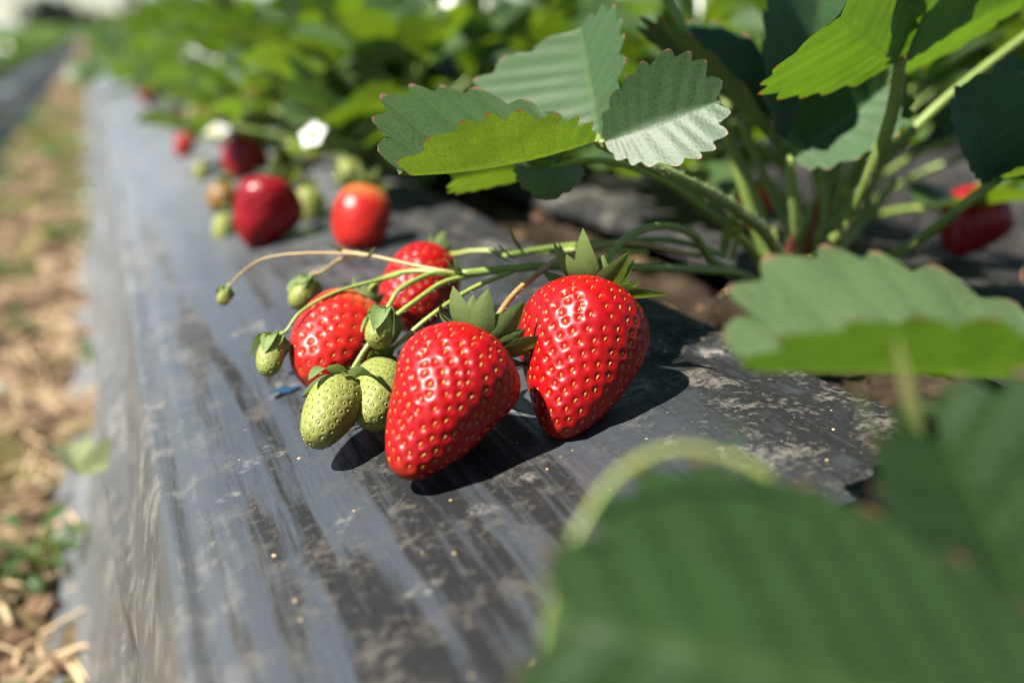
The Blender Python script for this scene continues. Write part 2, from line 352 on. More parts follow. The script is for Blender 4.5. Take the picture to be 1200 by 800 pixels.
# ------------------------------------------------------------------ ground
def soil_mat():
    m, nt, p, out = newmat('field_soil'); L = nt.links
    tc = nt.nodes.new('ShaderNodeTexCoord'); O = tc.outputs['Object']
    a = noise(nt, 22, 7, 0.68, O); c = noise(nt, 5.0, 4, 0.5, O); g = noise(nt, 130, 5, 0.65, O)
    col = ramp(nt, a, [(0.34, (0.025, 0.015, 0.009)), (0.47, (0.10, 0.062, 0.036)), (0.58, (0.25, 0.175, 0.11)), (0.72, (0.40, 0.31, 0.20))])
    col = mixc(nt, ramp(nt, g, [(0.55, 0.0), (0.72, 0.5)]), col, (0.42, 0.31, 0.19))
    col = mixc(nt, ramp(nt, c, [(0.52, 0.0), (0.64, 0.35)]), col, (0.13, 0.17, 0.03))
    sx = nt.nodes.new('ShaderNodeSeparateXYZ'); L.new(O, sx.inputs[0])
    col = mixc(nt, ramp(nt, sx.outputs[0], [(0.12, 0.0), (0.14, 0.85)]), col, ramp(nt, a, [(0.4, (0.010, 0.007, 0.005)), (0.66, (0.018, 0.012, 0.008)), (0.80, (0.07, 0.05, 0.035))]))
    col = mixc(nt, ramp(nt, math_(nt, 'MULTIPLY', sx.outputs[1], 0.005), [(0.1, 0.0), (0.6, 0.85)]), col, (0.07, 0.13, 0.03))
    L.new(col, p.inputs['Base Color']); p.inputs['Roughness'].default_value = 0.95; p.inputs['Specular IOR Level'].default_value = 0.15
    bb = bump(nt, a, 0.012, 0.9); bb = bump(nt, g, 0.003, 0.8, bb); L.new(bb, p.inputs['Normal'])
    return m
M['soil'] = soil_mat()
rs = np.random.default_rng(5)
def vnoise(x, y, seed):
    xi = np.floor(x).astype(int); yi = np.floor(y).astype(int); fx = x - xi; fy = y - yi; fx = fx * fx * (3 - 2 * fx); fy = fy * fy * (3 - 2 * fy)
    def h(a, b_):
        n = (a * 374761393 + b_ * 668265263 + seed * 1442695041) & 0xffffffff
        n = ((n ^ (n >> 13)) * 1274126177) & 0xffffffff
        return ((n ^ (n >> 16)) & 0xffff) / 65535.0
    return (h(xi, yi) * (1 - fx) + h(xi + 1, yi) * fx) * (1 - fy) + (h(xi, yi + 1) * (1 - fx) + h(xi + 1, yi + 1) * fx) * fy
def fbm(x, y, seed, o=4):
    return sum(vnoise(x * 2 ** k, y * 2 ** k, seed + k) / 2 ** k for k in range(o)) / sum(1 / 2 ** k for k in range(o))
def ground_z(x, y):
    near = np.clip(1 - (y - 150) / 400, 0.15, 1)
    path = -17.5 + (fbm(x / 4.0, y / 5.0, 3) - 0.5) * 4.6 * near + (fbm(x / 1.1, y / 1.1, 9, 3) - 0.5) * 1.0 * near
    strip = -0.9 + (fbm(x / 1.3, y / 1.5, 21) - 0.45) * 1.7
    bed = np.where((x > -1.0) & (x < 43), np.minimum(path, -17.4), path)
    inside = np.clip((x - 14.5) / 1.5, 0, 1) * np.clip((29.0 - x) / 1.5, 0, 1)
    return bed * (1 - inside) + strip * inside
gx = np.unique(np.concatenate([-np.geomspace(80, 100000, 30)[::-1], np.arange(-60, -24, 3), np.arange(-24, 0, 0.45), np.arange(0, 14, 2), np.arange(14, 30, 0.45), np.arange(30, 80, 4), np.geomspace(80, 100000, 30)]))
gy = np.unique(np.concatenate([-np.geomspace(60, 20000, 12)[::-1], np.arange(-60, 0, 5), np.arange(0, 110, 0.6), np.arange(110, 300, 3), np.arange(300, 900, 20), np.geomspace(900, 250000, 40)]))
GX, GY = np.meshgrid(gx, gy); GZ = ground_z(GX, GY)
V = np.stack([GX, GY, GZ], -1).reshape(-1, 3); n = len(gx)
Fc = [(j * n + i, j * n + i + 1, (j + 1) * n + i + 1, (j + 1) * n + i) for j in range(len(gy) - 1) for i in range(n - 1)]
tag(MB().add(V, Fc).obj('ground', M['soil']), kind='structure')
# neighbouring beds: film sides either side of a planted top
BED = [(-19, -17.8), (-16.5, -17.0), (-15.5, -12), (-14.5, -4), (-12.5, -2.2), (0, -1.5), (12.5, -2.2), (14.5, -4), (15.5, -12), (16.5, -17.0), (19, -17.8)]
YF = list(np.arange(-25, 200, 4)) + list(np.arange(200, 600, 15)) + list(np.geomspace(600, 6000, 30))
BEDX = [-45, -100, 95, 150]
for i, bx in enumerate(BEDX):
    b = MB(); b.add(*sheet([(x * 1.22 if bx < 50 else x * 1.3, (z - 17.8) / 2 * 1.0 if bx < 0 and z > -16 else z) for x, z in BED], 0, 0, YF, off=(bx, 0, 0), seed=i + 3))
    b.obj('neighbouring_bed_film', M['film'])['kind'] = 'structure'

# ------------------------------------------------------------------ leaves
def leaflet(B, T, N, wr=1.0, foldL=25, foldR=25, curl=10, bend=18, nt=9, ns=6, nv=8, tooth=0.06, corr=0.013, wave=0.0, seed=0, wL=1.0, wR=1.0):
    """one strawberry leaflet: base B, tip T, facing N; +x side is R. UV = (tooth number, midrib..edge)"""
    B, T, N = map(lambda q: np.asarray(q, float), (B, T, N))
    Lc = np.linalg.norm(T - B); y = (T - B) / Lc; z = unit(N - y * np.dot(N, y)); x = np.cross(y, z)
    rng = np.random.default_rng(seed)
    n = nt * ns; s = np.linspace(0, 1, n + 1); v = np.linspace(0, 1, nv + 1)
    allV = []; allUV = []
    tj = 1 + 0.6 * (rng.random(nt * 2 + 2) - .5); ph0 = rng.random() * 6
    def half(sg, fold):
        ph = PI * s
        ex = (wR if sg > 0 else wL) * wr * 0.5 * np.sin(ph) ** 0.85 * (1 - 0.26 * np.cos(ph)); ey = (1 - np.cos(ph)) / 2
        k = s * nt + (0.16 * np.sin(s * 17 + ph0 + sg) * np.sin(PI * s)); fr = k - np.floor(k); prof = 1 - np.abs(2 * fr - 1) ** 1.5
        idx = np.clip(np.floor(k).astype(int), 0, nt - 1)
        amp = tooth * tj[idx + (nt if sg > 0 else 0)] * np.clip((s - 0.08) / 0.1, 0, 1)
        cx, cy = ex, ey - 0.42; ln = np.hypot(cx, cy) + 1e-6
        dirx, diry = cx / ln, cy / ln + 0.25
        ox, oy = ex + dirx * amp * (prof - .55), ey + diry * amp * (prof - .55)
        my = s ** 1.55
        for j in range(nv + 1):
            t = v[j]; q = t ** 2.2
            X = (ex * (1 - q) + ox * q) * t; Yb = my + ((ey * (1 - q) + oy * q) - my) * t ** 0.9
            d = X * Lc; a = R_(fold) + R_(curl) * X / (wr * 0.5)
            a2 = R_(fold) + R_(curl) * 0.5 * X / (wr * 0.5)
            XX = d * np.cos(a2); ZZ = d * np.sin(a2)
            cz = -corr * Lc / 6 * np.cos(2 * PI * (fr - 0.5)) * np.sin(PI * min(t * 0.9 + .05, 1)) ** 0.7 * np.clip(s * 6, 0, 1) * 1.3
            cz += wave * Lc * np.sin(s * 9 + t * 2 + sg) * t * t * 0.1
            XX = XX - np.sin(a) * cz; ZZ = ZZ + np.cos(a) * cz
            allV.append(np.stack([sg * XX, Yb * Lc, ZZ], -1)); allUV.append(np.stack([k, np.full_like(s, t)], -1))
    half(1, foldR); half(-1, foldL)
    A = np.array(allV)                       # (2*(nv+1), n+1, 3)
    bn = R_(bend); Y = A[..., 1] / Lc
    if abs(bn) > 1e-3:
        ang = bn * (Y - 0.5); r = 1 / bn
        yy = r * (np.sin(ang) + math.sin(bn / 2)) ; zz = r * (np.cos(ang) - math.cos(bn / 2))
        sc_ = 1 / (2 * r * math.sin(bn / 2)); yy *= sc_; zz *= sc_
        Zl = A[..., 2].copy(); A[..., 1] = (yy * Lc + Zl * np.sin(ang)); A[..., 2] = zz * Lc + Zl * np.cos(ang)
    W = B + A[..., 0:1] * x + A[..., 1:2] * y + A[..., 2:3] * z
    m = n + 1; Vv = W.reshape(-1, 3); U = np.array(allUV).reshape(-1, 2); Fc = []
    off = (nv + 1) * m
    def vid(h, j, i):
        return j * m + i if (h == 0 or j == 0) else off + j * m + i
    for h in (0, 1):
        for j in range(nv):
            for i in range(n):
                f = (vid(h, j, i), vid(h, j + 1, i), vid(h, j + 1, i + 1), vid(h, j, i + 1))
                Fc.append(f if h == 0 else f[::-1])
    return Vv, Fc, U
def petiolule(B, node, r):
    return tube([node, (np.asarray(node) * .5 + np.asarray(B) * .5), B], r, r * .7, 3, 8)
def near_leaf(plant, org, stalk, rr, leaflets, mat='leaf', hair=0, seed=0, label=None, smat='petiole'):
    """part leaf (the stalk mesh) with sub-part leaflets, all built about org"""
    rng = np.random.default_rng(seed)
    b = MB(org); t = tube(stalk, rr[0], rr[1], 8, 12); b.add(t[0], t[1], t[2])
    node = np.asarray(stalk[0])
    for lf in leaflets: b.add(*petiolule(lf['B'], node, rr[0] * .75)[:3])
    o = b.obj('leaf', M[smat], plant)
    if label: o['label'] = label
    for i, lf in enumerate(leaflets):
        kw = {k: q for k, q in lf.items() if k not in 'BTN' and k != 'mat'}
        lb = MB(org); lb.add(*leaflet(lf['B'], lf['T'], lf['N'], seed=seed * 7 + i, **kw)); lb.obj('leaflet', M[lf.get('mat', mat)], o)
    if hair:
        h = MB(org); h.add(*hairs_on(t[3], t[4], t[5], hair, 0.16, rng)); h.obj('stalk_hairs', M['hair'], o, False)['kind'] = 'stuff'
    return o

# ------------------------------------------------------------------ berries
def sepal(base, out, up, ln, wd, a0, a1, n=7, twist=0.0, seed=0, fast=1.0):
    """pointed green sepal: starts at base heading out, turning from angle a0 to a1 towards up"""
    out, up = unit(out), unit(up); side = np.cross(out, up)
    V = []; uv = []; c = np.array(base, float)
    m = 4
    for i in range(n + 1):
        t = i / n; a = R_(a0 + (a1 - a0) * min(1, t * fast)); d = out * math.cos(a) + up * math.sin(a); nn = -out * math.sin(a) + up * math.cos(a)
        if i: c = c + d * ln / n
        wv = wd * (math.sin(PI * min(1, (0.12 + 0.88 * t)) ** 0.8) ** 0.8 + 0.02) * (1 if t < 1 else 0.05)
        tw = twist * t; sd = side * math.cos(tw) + nn * math.sin(tw)
        for j in range(-m // 2, m // 2 + 1):
            q = j / (m / 2); V.append(c + sd * q * wv * .5 + nn * wv * 0.16 * q * q); uv.append((t * 5, abs(q) * .5))
    k = m + 1
    Fc = [(i * k + j, i * k + j + 1, (i + 1) * k + j + 1, (i + 1) * k + j) for i in range(n) for j in range(m)]
    return V, Fc, uv
def body_point(ph, th, Lb, R, k, blunt, ov, sd):
    c = np.cos(ph); s_ = np.sin(ph)
    bl = blunt + 0.16 * np.clip(c, 0, 1)
    r = R * np.abs(s_) ** bl * (1 + k * c) / (1 + 0.2 * k) * (1 + ov * np.cos(2 * th + sd) + 0.025 * np.cos(3 * th + sd * 2 + ph))
    z = -Lb * (1 - c) / 2 - 0.0
    z = z - 0.10 * R * np.exp(-(r / (0.42 * R)) ** 2) * (c > 0)
    return np.stack([r * np.cos(th), r * np.sin(th), z], -1)
def make_berry(name, top, tip, R, mat, seedmat='seed', k=0.36, blunt=0.80, nseed=260, res=(150, 220), dim=0.052, drad=0.098, sep=10, sl=1.1, sw=0.5,
               sa=(15, 80), sepmat='sepal', roll=0.0, stub=0.5, ov=0.03, seed=1, seedsize=1.0, fast=1.0, neck=0.26, sepvar=25, seedout=0.0):
    rng = np.random.default_rng(seed)
    top, tip = np.asarray(top, float), np.asarray(tip, float); Lb = np.linalg.norm(tip - top)
    root = empty(name, top); zax = unit(top - tip); xax = unit(np.cross([0.1, 1, .3], zax)); yax = np.cross(zax, xax)
    Mx = Matrix([[xax[i], yax[i], zax[i]] for i in range(3)]).to_4x4(); root.rotation_euler = (Mx @ Matrix.Rotation(roll, 4, 'Z')).to_euler()
    sd = rng.random() * 6
    # seeds on an equal-area spiral
    pp = np.linspace(0.0, PI, 400); q = body_point(pp, pp * 0, Lb, R, k, blunt, 0, sd); seg = np.linalg.norm(np.diff(q, axis=0), axis=1)
    ar = np.concatenate([[0], np.cumsum(seg * (np.hypot(q[1:, 0], q[1:, 1]) + np.hypot(q[:-1, 0], q[:-1, 1])) / 2)]); ar /= ar[-1]
    fr = (np.arange(nseed) + .5) / nseed; fr = 0.035 + fr * 0.96 + rng.normal(size=nseed) * 0.0004
    sph = np.interp(fr, ar, pp); sth = np.arange(nseed) * 2.39996 + rng.normal(size=nseed) * 0.045
    S = body_point(sph, sth, Lb, R, k, blunt, ov, sd)
    def nrm(ph, th):
        e = 1e-3
        a = body_point(ph + e, th, Lb, R, k, blunt, ov, sd) - body_point(ph - e, th, Lb, R, k, blunt, ov, sd)
        b_ = body_point(ph, th + e, Lb, R, k, blunt, ov, sd) - body_point(ph, th - e, Lb, R, k, blunt, ov, sd)
        nn = np.cross(a, b_); return -nn / (np.linalg.norm(nn, axis=-1, keepdims=True) + 1e-12) * 1.0
    na, nb = res
    # rings evenly spaced along the meridian's arc
    arc = np.concatenate([[0], np.cumsum(seg)]); arc /= arc[-1]; phs = np.interp(np.linspace(0, 1, na + 1), arc, pp)
    phs[0] = 1e-3; phs[-1] = PI - 1e-3
    PH, TH = np.meshgrid(phs, np.linspace(0, 2 * PI, nb, endpoint=False), indexing='ij')
    V = body_point(PH, TH, Lb, R, k, blunt, ov, sd).reshape(-1, 3); Nn = nrm(PH, TH).reshape(-1, 3)
    if np.mean(np.sum(Nn * (V - np.array([0, 0, -Lb * .45])), axis=1)) < 0: Nn = -Nn; flip = -1
    else: flip = 1
    disp = np.zeros(len(V))
    lump = rng.normal(size=(5, 3)); 
    for l in lump: disp += 0.022 * R * np.sin(V @ (l * 1.3) + l[0] * 3)
    sdisp = sum(0.022 * R * np.sin(S @ (l * 1.3) + l[0] * 3) for l in lump)
    for i0 in range(0, len(V), 6000):
        D = np.linalg.norm(V[i0:i0 + 6000, None] - S[None], axis=2)
        Ds = np.sort(D, axis=1)[:, :2]
        disp[i0:i0 + 6000] += -dim * np.exp(-(Ds[:, 0] / drad) ** 2.2)
    V2 = V + Nn * disp[:, None]
    Fc = [(i * nb + j, (i + 1) * nb + j, (i + 1) * nb + (j + 1) % nb, i * nb + (j + 1) % nb) for i in range(na) for j in range(nb)]
    Fc += [tuple(range(nb)), tuple(na * nb + j for j in range(nb))[::-1]]
    val = np.repeat(np.interp(phs, pp, arc), nb)
    b = MB(); b.add(V2, Fc, None, val); b.obj('fruit', M[mat], root)
    # seeds
    if nseed:
        SN = nrm(sph, sth) * flip
        dn = body_point(sph + .02, sth, Lb, R, k, blunt, ov, sd) - S
        b = MB(); kk = 7
        for p_, n_, d_ in zip(S + SN * sdisp[:, None], SN, dn):
            q_ = seedsize * (0.85 + .3 * rng.random()); a_ = 0.034 * q_; l_ = 0.074 * q_; d_ = d_ + np.cross(n_, d_) * rng.normal() * .22; d_ = unit(d_ - n_ * np.dot(n_, d_)); e_ = np.cross(n_, d_); c_ = p_ - n_ * (dim * 0.9 - seedout) ; vv = []
            for (t, wr_, hh) in ((-1, .35, 0), (-.4, .95, .5), (.25, .95, .55), (1, .2, .1)):
                for j in range(kk):
                    g = 2 * PI * j / kk; vv.append(c_ + d_ * t * l_ + e_ * math.cos(g) * a_ * wr_ + n_ * (math.sin(g) * a_ * 0.62 * wr_ + 0.008))
            ff = [(i * kk + j, i * kk + (j + 1) % kk, (i + 1) * kk + (j + 1) % kk, (i + 1) * kk + j) for i in range(3) for j in range(kk)] + [tuple(range(kk))[::-1], tuple(3 * kk + j for j in range(kk))]
            b.add(vv, ff)
        b.obj('seeds', M[seedmat], root)['kind'] = 'stuff'
    # calyx
    if sep:
        b = MB()
        z0 = 0.0
        for i in range(sep):
            g = 2 * PI * (i + rng.normal() * .12) / sep; big = 1.0 if i % 2 == 0 else 0.72
            o_ = np.array([math.cos(g), math.sin(g), 0])
            b.add(*sepal(o_ * neck * R * 0.55 + np.array([0, 0, z0]), o_, (0, 0, 1), sl * big * (0.9 + .25 * rng.random()), sw * big, sa[0] + rng.normal() * 8, sa[1] + rng.normal() * sepvar, seed=i, twist=rng.normal() * .35, fast=fast))
        cr = 0.16 * R
        hv = [(cr * s_ * math.cos(2 * PI * j / 12), cr * s_ * math.sin(2 * PI * j / 12), z0 + zz) for s_, zz in ((1.5, -.03), (1.3, .06), (.7, .12), (.3, .14)) for j in range(12)]
        b.add(hv, [(i * 12 + j, i * 12 + (j + 1) % 12, (i + 1) * 12 + (j + 1) % 12, (i + 1) * 12 + j) for i in range(3) for j in range(12)])
        b.obj('calyx', M[sepmat], root)
    if stub:
        sdv = np.array([0, 0, 1.0])
        t = tube([(0, 0, -0.05), (0, 0, stub * .5), (0.03, 0, stub)], 0.085, 0.07, 3, 8)
        b = MB(); b.add(*t[:3]); b.obj('stalk', M['truss'], root)
    return root
def local_top(root_top, tip, h):
    return np.asarray(root_top) + unit(np.asarray(root_top) - np.asarray(tip)) * h

GR_RIPE = 'ripe strawberries on the black plastic'; GR_UN = 'unripe green strawberries and buds'
# the two sharp berries in front
A_top, A_tip = P(562, 407, 26.6), P(475, 556, 24.2)
A = make_berry('ripe_strawberry', A_top, A_tip, 1.61, 'berry', k=0.42, blunt=0.73, nseed=370, res=(170, 240), seed=4, sep=16, sl=1.7, sw=.74, sepvar=34, sa=(0, 70), roll=0.4, stub=0.5)
tag(A, 'glossy red strawberry lying tip down in front, left of the other large sharp one', 'strawberry', GR_RIPE)
B_top, B_tip = P(697, 344, 28.6), P(651, 511, 26.2)
B = make_berry('ripe_strawberry', B_top, B_tip, 1.73, 'berry', k=0.44, blunt=0.72, nseed=370, res=(170, 240), seed=9, sep=16, sl=1.75, sw=.76, sepvar=34, sa=(0, 66), roll=1.1, stub=0.5)
tag(B, 'large glossy red strawberry right of its sharp twin, green sepals spread like a crown', 'strawberry', GR_RIPE)
C_top, C_tip = P(425, 362, 32.0), P(362, 446, 29.4)
Cb = make_berry('ripe_strawberry', C_top, C_tip, 1.42, 'berry_pale', k=0.22, blunt=0.72, nseed=190, res=(110, 160), seed=12, sl=1.0, sw=.4, sa=(20, 85), stub=.4, seedsize=.9)
tag(Cb, 'orange red strawberry with pale shoulder behind the small green berries', 'strawberry', GR_RIPE)
E_top, E_tip = P(510, 300, 35.5), P(470, 380, 33.5)
Eb = make_berry('ripe_strawberry', E_top, E_tip, 1.35, 'berry', k=0.25, blunt=0.74, nseed=190, res=(110, 160), seed=15, sl=0.9, sw=.42, sa=(20, 90), stub=.4, seedsize=.9)
tag(Eb, 'red strawberry crossed by green stems, behind and between the sharp berries', 'strawberry', GR_RIPE)
# green ones
G1_top, G1_tip = P(405, 450, 27.9), P(368, 519, 26.2)
G1 = make_berry('unripe_strawberry', G1_top, G1_tip, 0.78, 'berry_green', 'seed_green', k=0.2, blunt=.66, nseed=190, res=(110, 130), dim=0.03, drad=0.075, sep=9, sl=1.5, sw=.62, fast=1.3, sa=(25, -62), sepmat='sepal_pale', seed=21, stub=.3, seedsize=.62, sepvar=18, seedout=0.012)
tag(G1, 'pale green unripe berry dotted with seeds, lying tip down left of the sharp red one', 'unripe strawberry', GR_UN)
G2_top, G2_tip = P(447, 425, 28.8), P(437, 500, 27.0)
G2 = make_berry('unripe_strawberry', G2_top, G2_tip, 0.74, 'berry_green', 'seed_green', k=0.08, blunt=.66, nseed=180, res=(90, 110), dim=0.03, drad=0.075, sep=9, sl=.6, sw=.36, sa=(25, -50), sepmat='sepal', seed=22, stub=.2, seedsize=.6, seedout=0.012)
tag(G2, 'slim green unripe berry half hidden behind the left sharp red strawberry', 'unripe strawberry', GR_UN)
def bud(top, tip, R, label, seed, sl=.9, sw=.5, closed=-78, mat='sepal_pale'):
    r = make_berry('flower_bud', top, tip, R * .8, 'berry_green', 'seed_green', k=0.02, blunt=.8, nseed=60, res=(40, 50), dim=0.02, drad=0.07, sep=10, sl=sl * 1.25, sw=sw * 1.1, fast=2.1, sa=(22, closed - 2), sepmat=mat, seed=seed, stub=.2, seedsize=.5, sepvar=8, neck=.5, seedout=0.01)
    return tag(r, label, 'unripe strawberry', GR_UN)
K1 = (P(452, 366, 28.6), P(440, 405, 28.0)); bud(*K1, .52, 'green bud with drooping sepals hanging against the orange red berry', 31, sl=.82, sw=.48)
K2 = (P(322, 396, 29.5), P(312, 440, 28.8)); bud(*K2, .50, 'nodding green bud on an arched stalk, left of the orange red berry', 32, sl=.78, sw=.46, closed=-85)
K3 = (P(362, 328, 33.5), P(346, 362, 33.0)); bud(*K3, .56, 'green bud above the orange red berry, just left of its shoulder', 33, sl=.80, sw=.46, closed=-88)
K4 = (P(266, 339, 32.5), P(259, 357, 32.2)); bud(*K4, .28, 'tiny round green bud at the end of the longest thin stalk', 34, sl=.42, sw=.28, closed=-95)

# ------------------------------------------------------------------ main plant
rng0 = np.random.default_rng(77)
crown = P(925, 335, 39.5); crown[2] = min(crown[2], 1.5)
mp = empty('strawberry_plant', (crown[0], crown[1], -0.5))
tag(mp, 'strawberry plant with sharp grey green leaves and fruit stalks reaching over the red berries', 'strawberry plant', 'strawberry plants in rows')
ORG = (crown[0], crown[1], -0.5)
# short woody crown
b = MB(ORG); b.add(*tube([crown + [0, 0, -1.8], crown + [0, 0, -.4], crown + [0.1, 0, 1.0]], [1.0, .9, .45], None, 4, 14)[:3]); b.obj('crown', M['sheath'], mp)
tcv = TOCAM; UPV = np.array([0, 0, 1.0]); LV = np.array([-1.0, 0, 0])
n1 = P(702, 168, 29.6)
near_leaf(mp, ORG, [n1, P(745, 187, 30.4), P(800, 211, 32.0), P(855, 240, 34.5), P(900, 278, 37), crown + [-.5, -.3, .4]], (0.155, 0.25), [
    dict(B=P(697, 166, 29.5), T=P(466, 206, 26.6), N=UPV * .74 + tcv * .62 + LV * .0, foldL=72, foldR=4, curl=6, bend=-22, wr=1.10, wL=.62, nt=9, tooth=0.075),
    dict(B=P(702, 160, 29.9), T=P(680, 32, 33.4), N=(-.98, -1.06, 1.07), foldL=-4, foldR=34, curl=5, bend=4, wr=1.15, wL=1.2, wR=.5, nt=9, tooth=0.07),
    dict(B=P(709, 166, 29.5), T=P(846, 118, 28.6), N=(-.98, -1.06, 1.07), foldL=36, foldR=-1, curl=8, bend=8, wr=1.12, wR=.78, wL=.85, nt=9, tooth=0.08)],
    hair=500, seed=3, label='leaf with one leaflet folded to show its bright yellow green underside')
n2 = P(926, 188, 36.0)
near_leaf(mp, ORG, [n2, P(930, 230, 36.6), P(934, 275, 37.6), crown + [0, 0, .6]], (0.17, 0.27), [
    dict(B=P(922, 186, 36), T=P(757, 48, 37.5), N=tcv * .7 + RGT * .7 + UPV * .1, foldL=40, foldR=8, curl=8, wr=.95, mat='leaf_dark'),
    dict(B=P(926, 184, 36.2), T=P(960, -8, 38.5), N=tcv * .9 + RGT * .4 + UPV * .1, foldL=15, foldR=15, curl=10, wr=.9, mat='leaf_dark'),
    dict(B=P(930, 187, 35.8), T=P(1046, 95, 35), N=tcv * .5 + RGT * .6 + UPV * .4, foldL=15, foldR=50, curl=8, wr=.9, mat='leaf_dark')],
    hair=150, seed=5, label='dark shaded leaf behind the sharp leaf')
n3 = P(1054, 76, 32.0); N3 = unit((-.3, .75, .6)); e1 = unit((-.93, -.37, 0)); e2 = np.cross(N3, e1); e2 = e2 if e2[2] > 0 else -e2
near_leaf(mp, ORG, [n3, P(1046, 130, 32.8), P(1020, 205, 34.5), P(988, 270, 37), crown + [.5, 0, .5]], (0.20, 0.28), [
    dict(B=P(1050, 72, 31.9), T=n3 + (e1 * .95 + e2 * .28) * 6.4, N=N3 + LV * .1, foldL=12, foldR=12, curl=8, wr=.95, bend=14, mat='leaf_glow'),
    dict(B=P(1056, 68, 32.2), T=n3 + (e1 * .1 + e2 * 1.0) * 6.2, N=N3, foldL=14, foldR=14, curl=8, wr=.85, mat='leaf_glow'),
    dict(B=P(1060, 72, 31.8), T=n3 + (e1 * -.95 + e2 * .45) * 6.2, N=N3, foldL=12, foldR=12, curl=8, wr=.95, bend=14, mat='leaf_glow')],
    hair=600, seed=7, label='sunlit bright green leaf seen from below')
n4 = P(1166, 213, 33.5)
near_leaf(mp, ORG, [n4, P(1130, 240, 34), P(1085, 275, 35.5), P(1040, 302, 37), crown + [1.2, -.6, .2]], (0.15, 0.24), [
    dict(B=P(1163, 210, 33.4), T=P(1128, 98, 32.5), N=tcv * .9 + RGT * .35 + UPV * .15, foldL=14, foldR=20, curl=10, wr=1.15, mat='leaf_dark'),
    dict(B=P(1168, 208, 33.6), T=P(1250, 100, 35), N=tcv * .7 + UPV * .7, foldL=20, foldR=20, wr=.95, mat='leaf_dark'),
    dict(B=P(1170, 214, 33.2), T=P(1290, 190, 31), N=tcv * .4 + UPV * .9, foldL=25, foldR=25, wr=.9)],
    hair=150, seed=9, label='dark leaf above the lowest stalk')
n5 = P(648, 196, 33.0)
near_leaf(mp, ORG, [n5, P(700, 188, 33.2), P(765, 205, 34), P(825, 245, 36), P(880, 292, 38), crown + [-.9, 0, 0]], (0.10, 0.19), [
    dict(B=P(644, 194, 33), T=P(528, 212, 32), N=UPV * .55 + tcv * -.6, foldL=20, foldR=20, wr=.8),
    dict(B=P(648, 192, 33.2), T=P(600, 150, 36), N=UPV * .8 + tcv * .3, foldL=20, foldR=20, wr=.8),
    dict(B=P(650, 198, 32.9), T=P(640, 236, 30.6), N=UPV * .9 + tcv * .3 + LV * .2, foldL=10, foldR=30, wr=.85)],
    seed=11, label='low leaf under the sharp leaf')
# leaves reaching up out of the picture, added to shade the plant's middle
def free_leaf(plant, org, node, az, tilt, L, stalk, rr, mat='leaf', seed=0, hair=0, nt=8, ns=4, nv=5, droop=0):
    node = np.asarray(node, float); lfs = []; rg = np.random.default_rng(seed)
    for da in (-78, 0, 78):
        a = R_(az + da + rg.normal() * 6); el = R_(tilt + rg.normal() * 8 + (8 if da == 0 else 0))
        d = np.array([math.cos(a) * math.cos(el), math.sin(a) * math.cos(el), math.sin(el)])
        Nn = np.array([-math.cos(a) * math.sin(el), -math.sin(a) * math.sin(el), math.cos(el)]) + rg.normal(size=3) * 0.15
        ll = L * (1.08 if da == 0 else .95) * (0.95 + .1 * rg.random())
        lfs.append(dict(B=node + d * .15, T=node + d * ll, N=Nn, foldL=18 + rg.random() * 18, foldR=18 + rg.random() * 18, curl=8, bend=18 + droop, wr=.88, nt=nt, ns=ns, nv=nv))
    return near_leaf(plant, org, stalk, rr, lfs, mat=mat, hair=hair, seed=seed + 50)
for i, (px, py, d, az, tl, L) in enumerate([(690, -150, 35, 190, 10, 7), (1130, -70, 41, 60, 10, 6), (1230, 20, 38, 10, 10, 6)]):
    nn = P(px, py, d); free_leaf(mp, ORG, nn, az, tl, L, [nn, (nn + crown) / 2 + [0, 0, 1.2], crown + [.3 * i - .6, .3, .3]], (.16, .24), seed=100 + i)
# stalks without a visible leaf
for i, pts in enumerate([[(845, 150, 40), (872, 200, 40), (895, 260, 40)], [(866, 150, 41), (900, 215, 41), (925, 280, 41)], [(1005, 138, 40), (985, 190, 40), (965, 270, 40)], [(960, 175, 39), (967, 230, 39), (962, 285, 39.5)], [(1048, 222, 42), (1010, 262, 42), (975, 300, 41)]]):
    b = MB(ORG); c = [P(*q) for q in pts] + [crown + [(-.5 + .3 * i), .4, 0.1]]; c[0] = c[0] + [0, 0, .4]
    b.add(*tube(c, .17, .22, 6, 10)[:3]); b.obj('leaf_stalk', M['petiole'], mp)
# sheaths (stipules) round the crown
for i, (px, py, d, h, mt, dx) in enumerate([(935, 330, 38.5, 3.2, 'sheath', .1), (945, 325, 39, 2.6, 'stipule', .3), (905, 330, 38.5, 2.2, 'stipule', -.5), (960, 330, 39, 2.4, 'stipule', .5), (920, 335, 38, 2.0, 'sheath', -.2), (983, 325, 39, 1.5, 'sheath', .4), (848, 300, 37, 2.4, 'petiole', 0), (858, 305, 37.5, 1.8, 'petiole', .2)]):
    q = P(px, py, d); b = MB(ORG); b.add(*sepal(q, (dx, -.4, .3), (0, 0, 1), h, .62, 60, 92, 8)); b.obj('stipule', M[mt], mp)
for i in range(14):
    a = rng0.random() * 6.3; rr_ = .6 + 1.9 * rng0.random(); q = crown + np.array([math.cos(a) * rr_, math.sin(a) * rr_, 0]); q[2] = .1 + .5 * rng0.random()
    b = MB(ORG); b.add(*sepal(q, (math.cos(a + 1), math.sin(a + 1), .1), (0, 0, 1), 1 + 1.2 * rng0.random(), .35 + .4 * rng0.random(), rng0.normal() * 20, 40 * rng0.normal(), 7, twist=rng0.normal())); b.obj('dead_leaf_scrap', M['straw' if i % 2 else 'sheath'], mp)
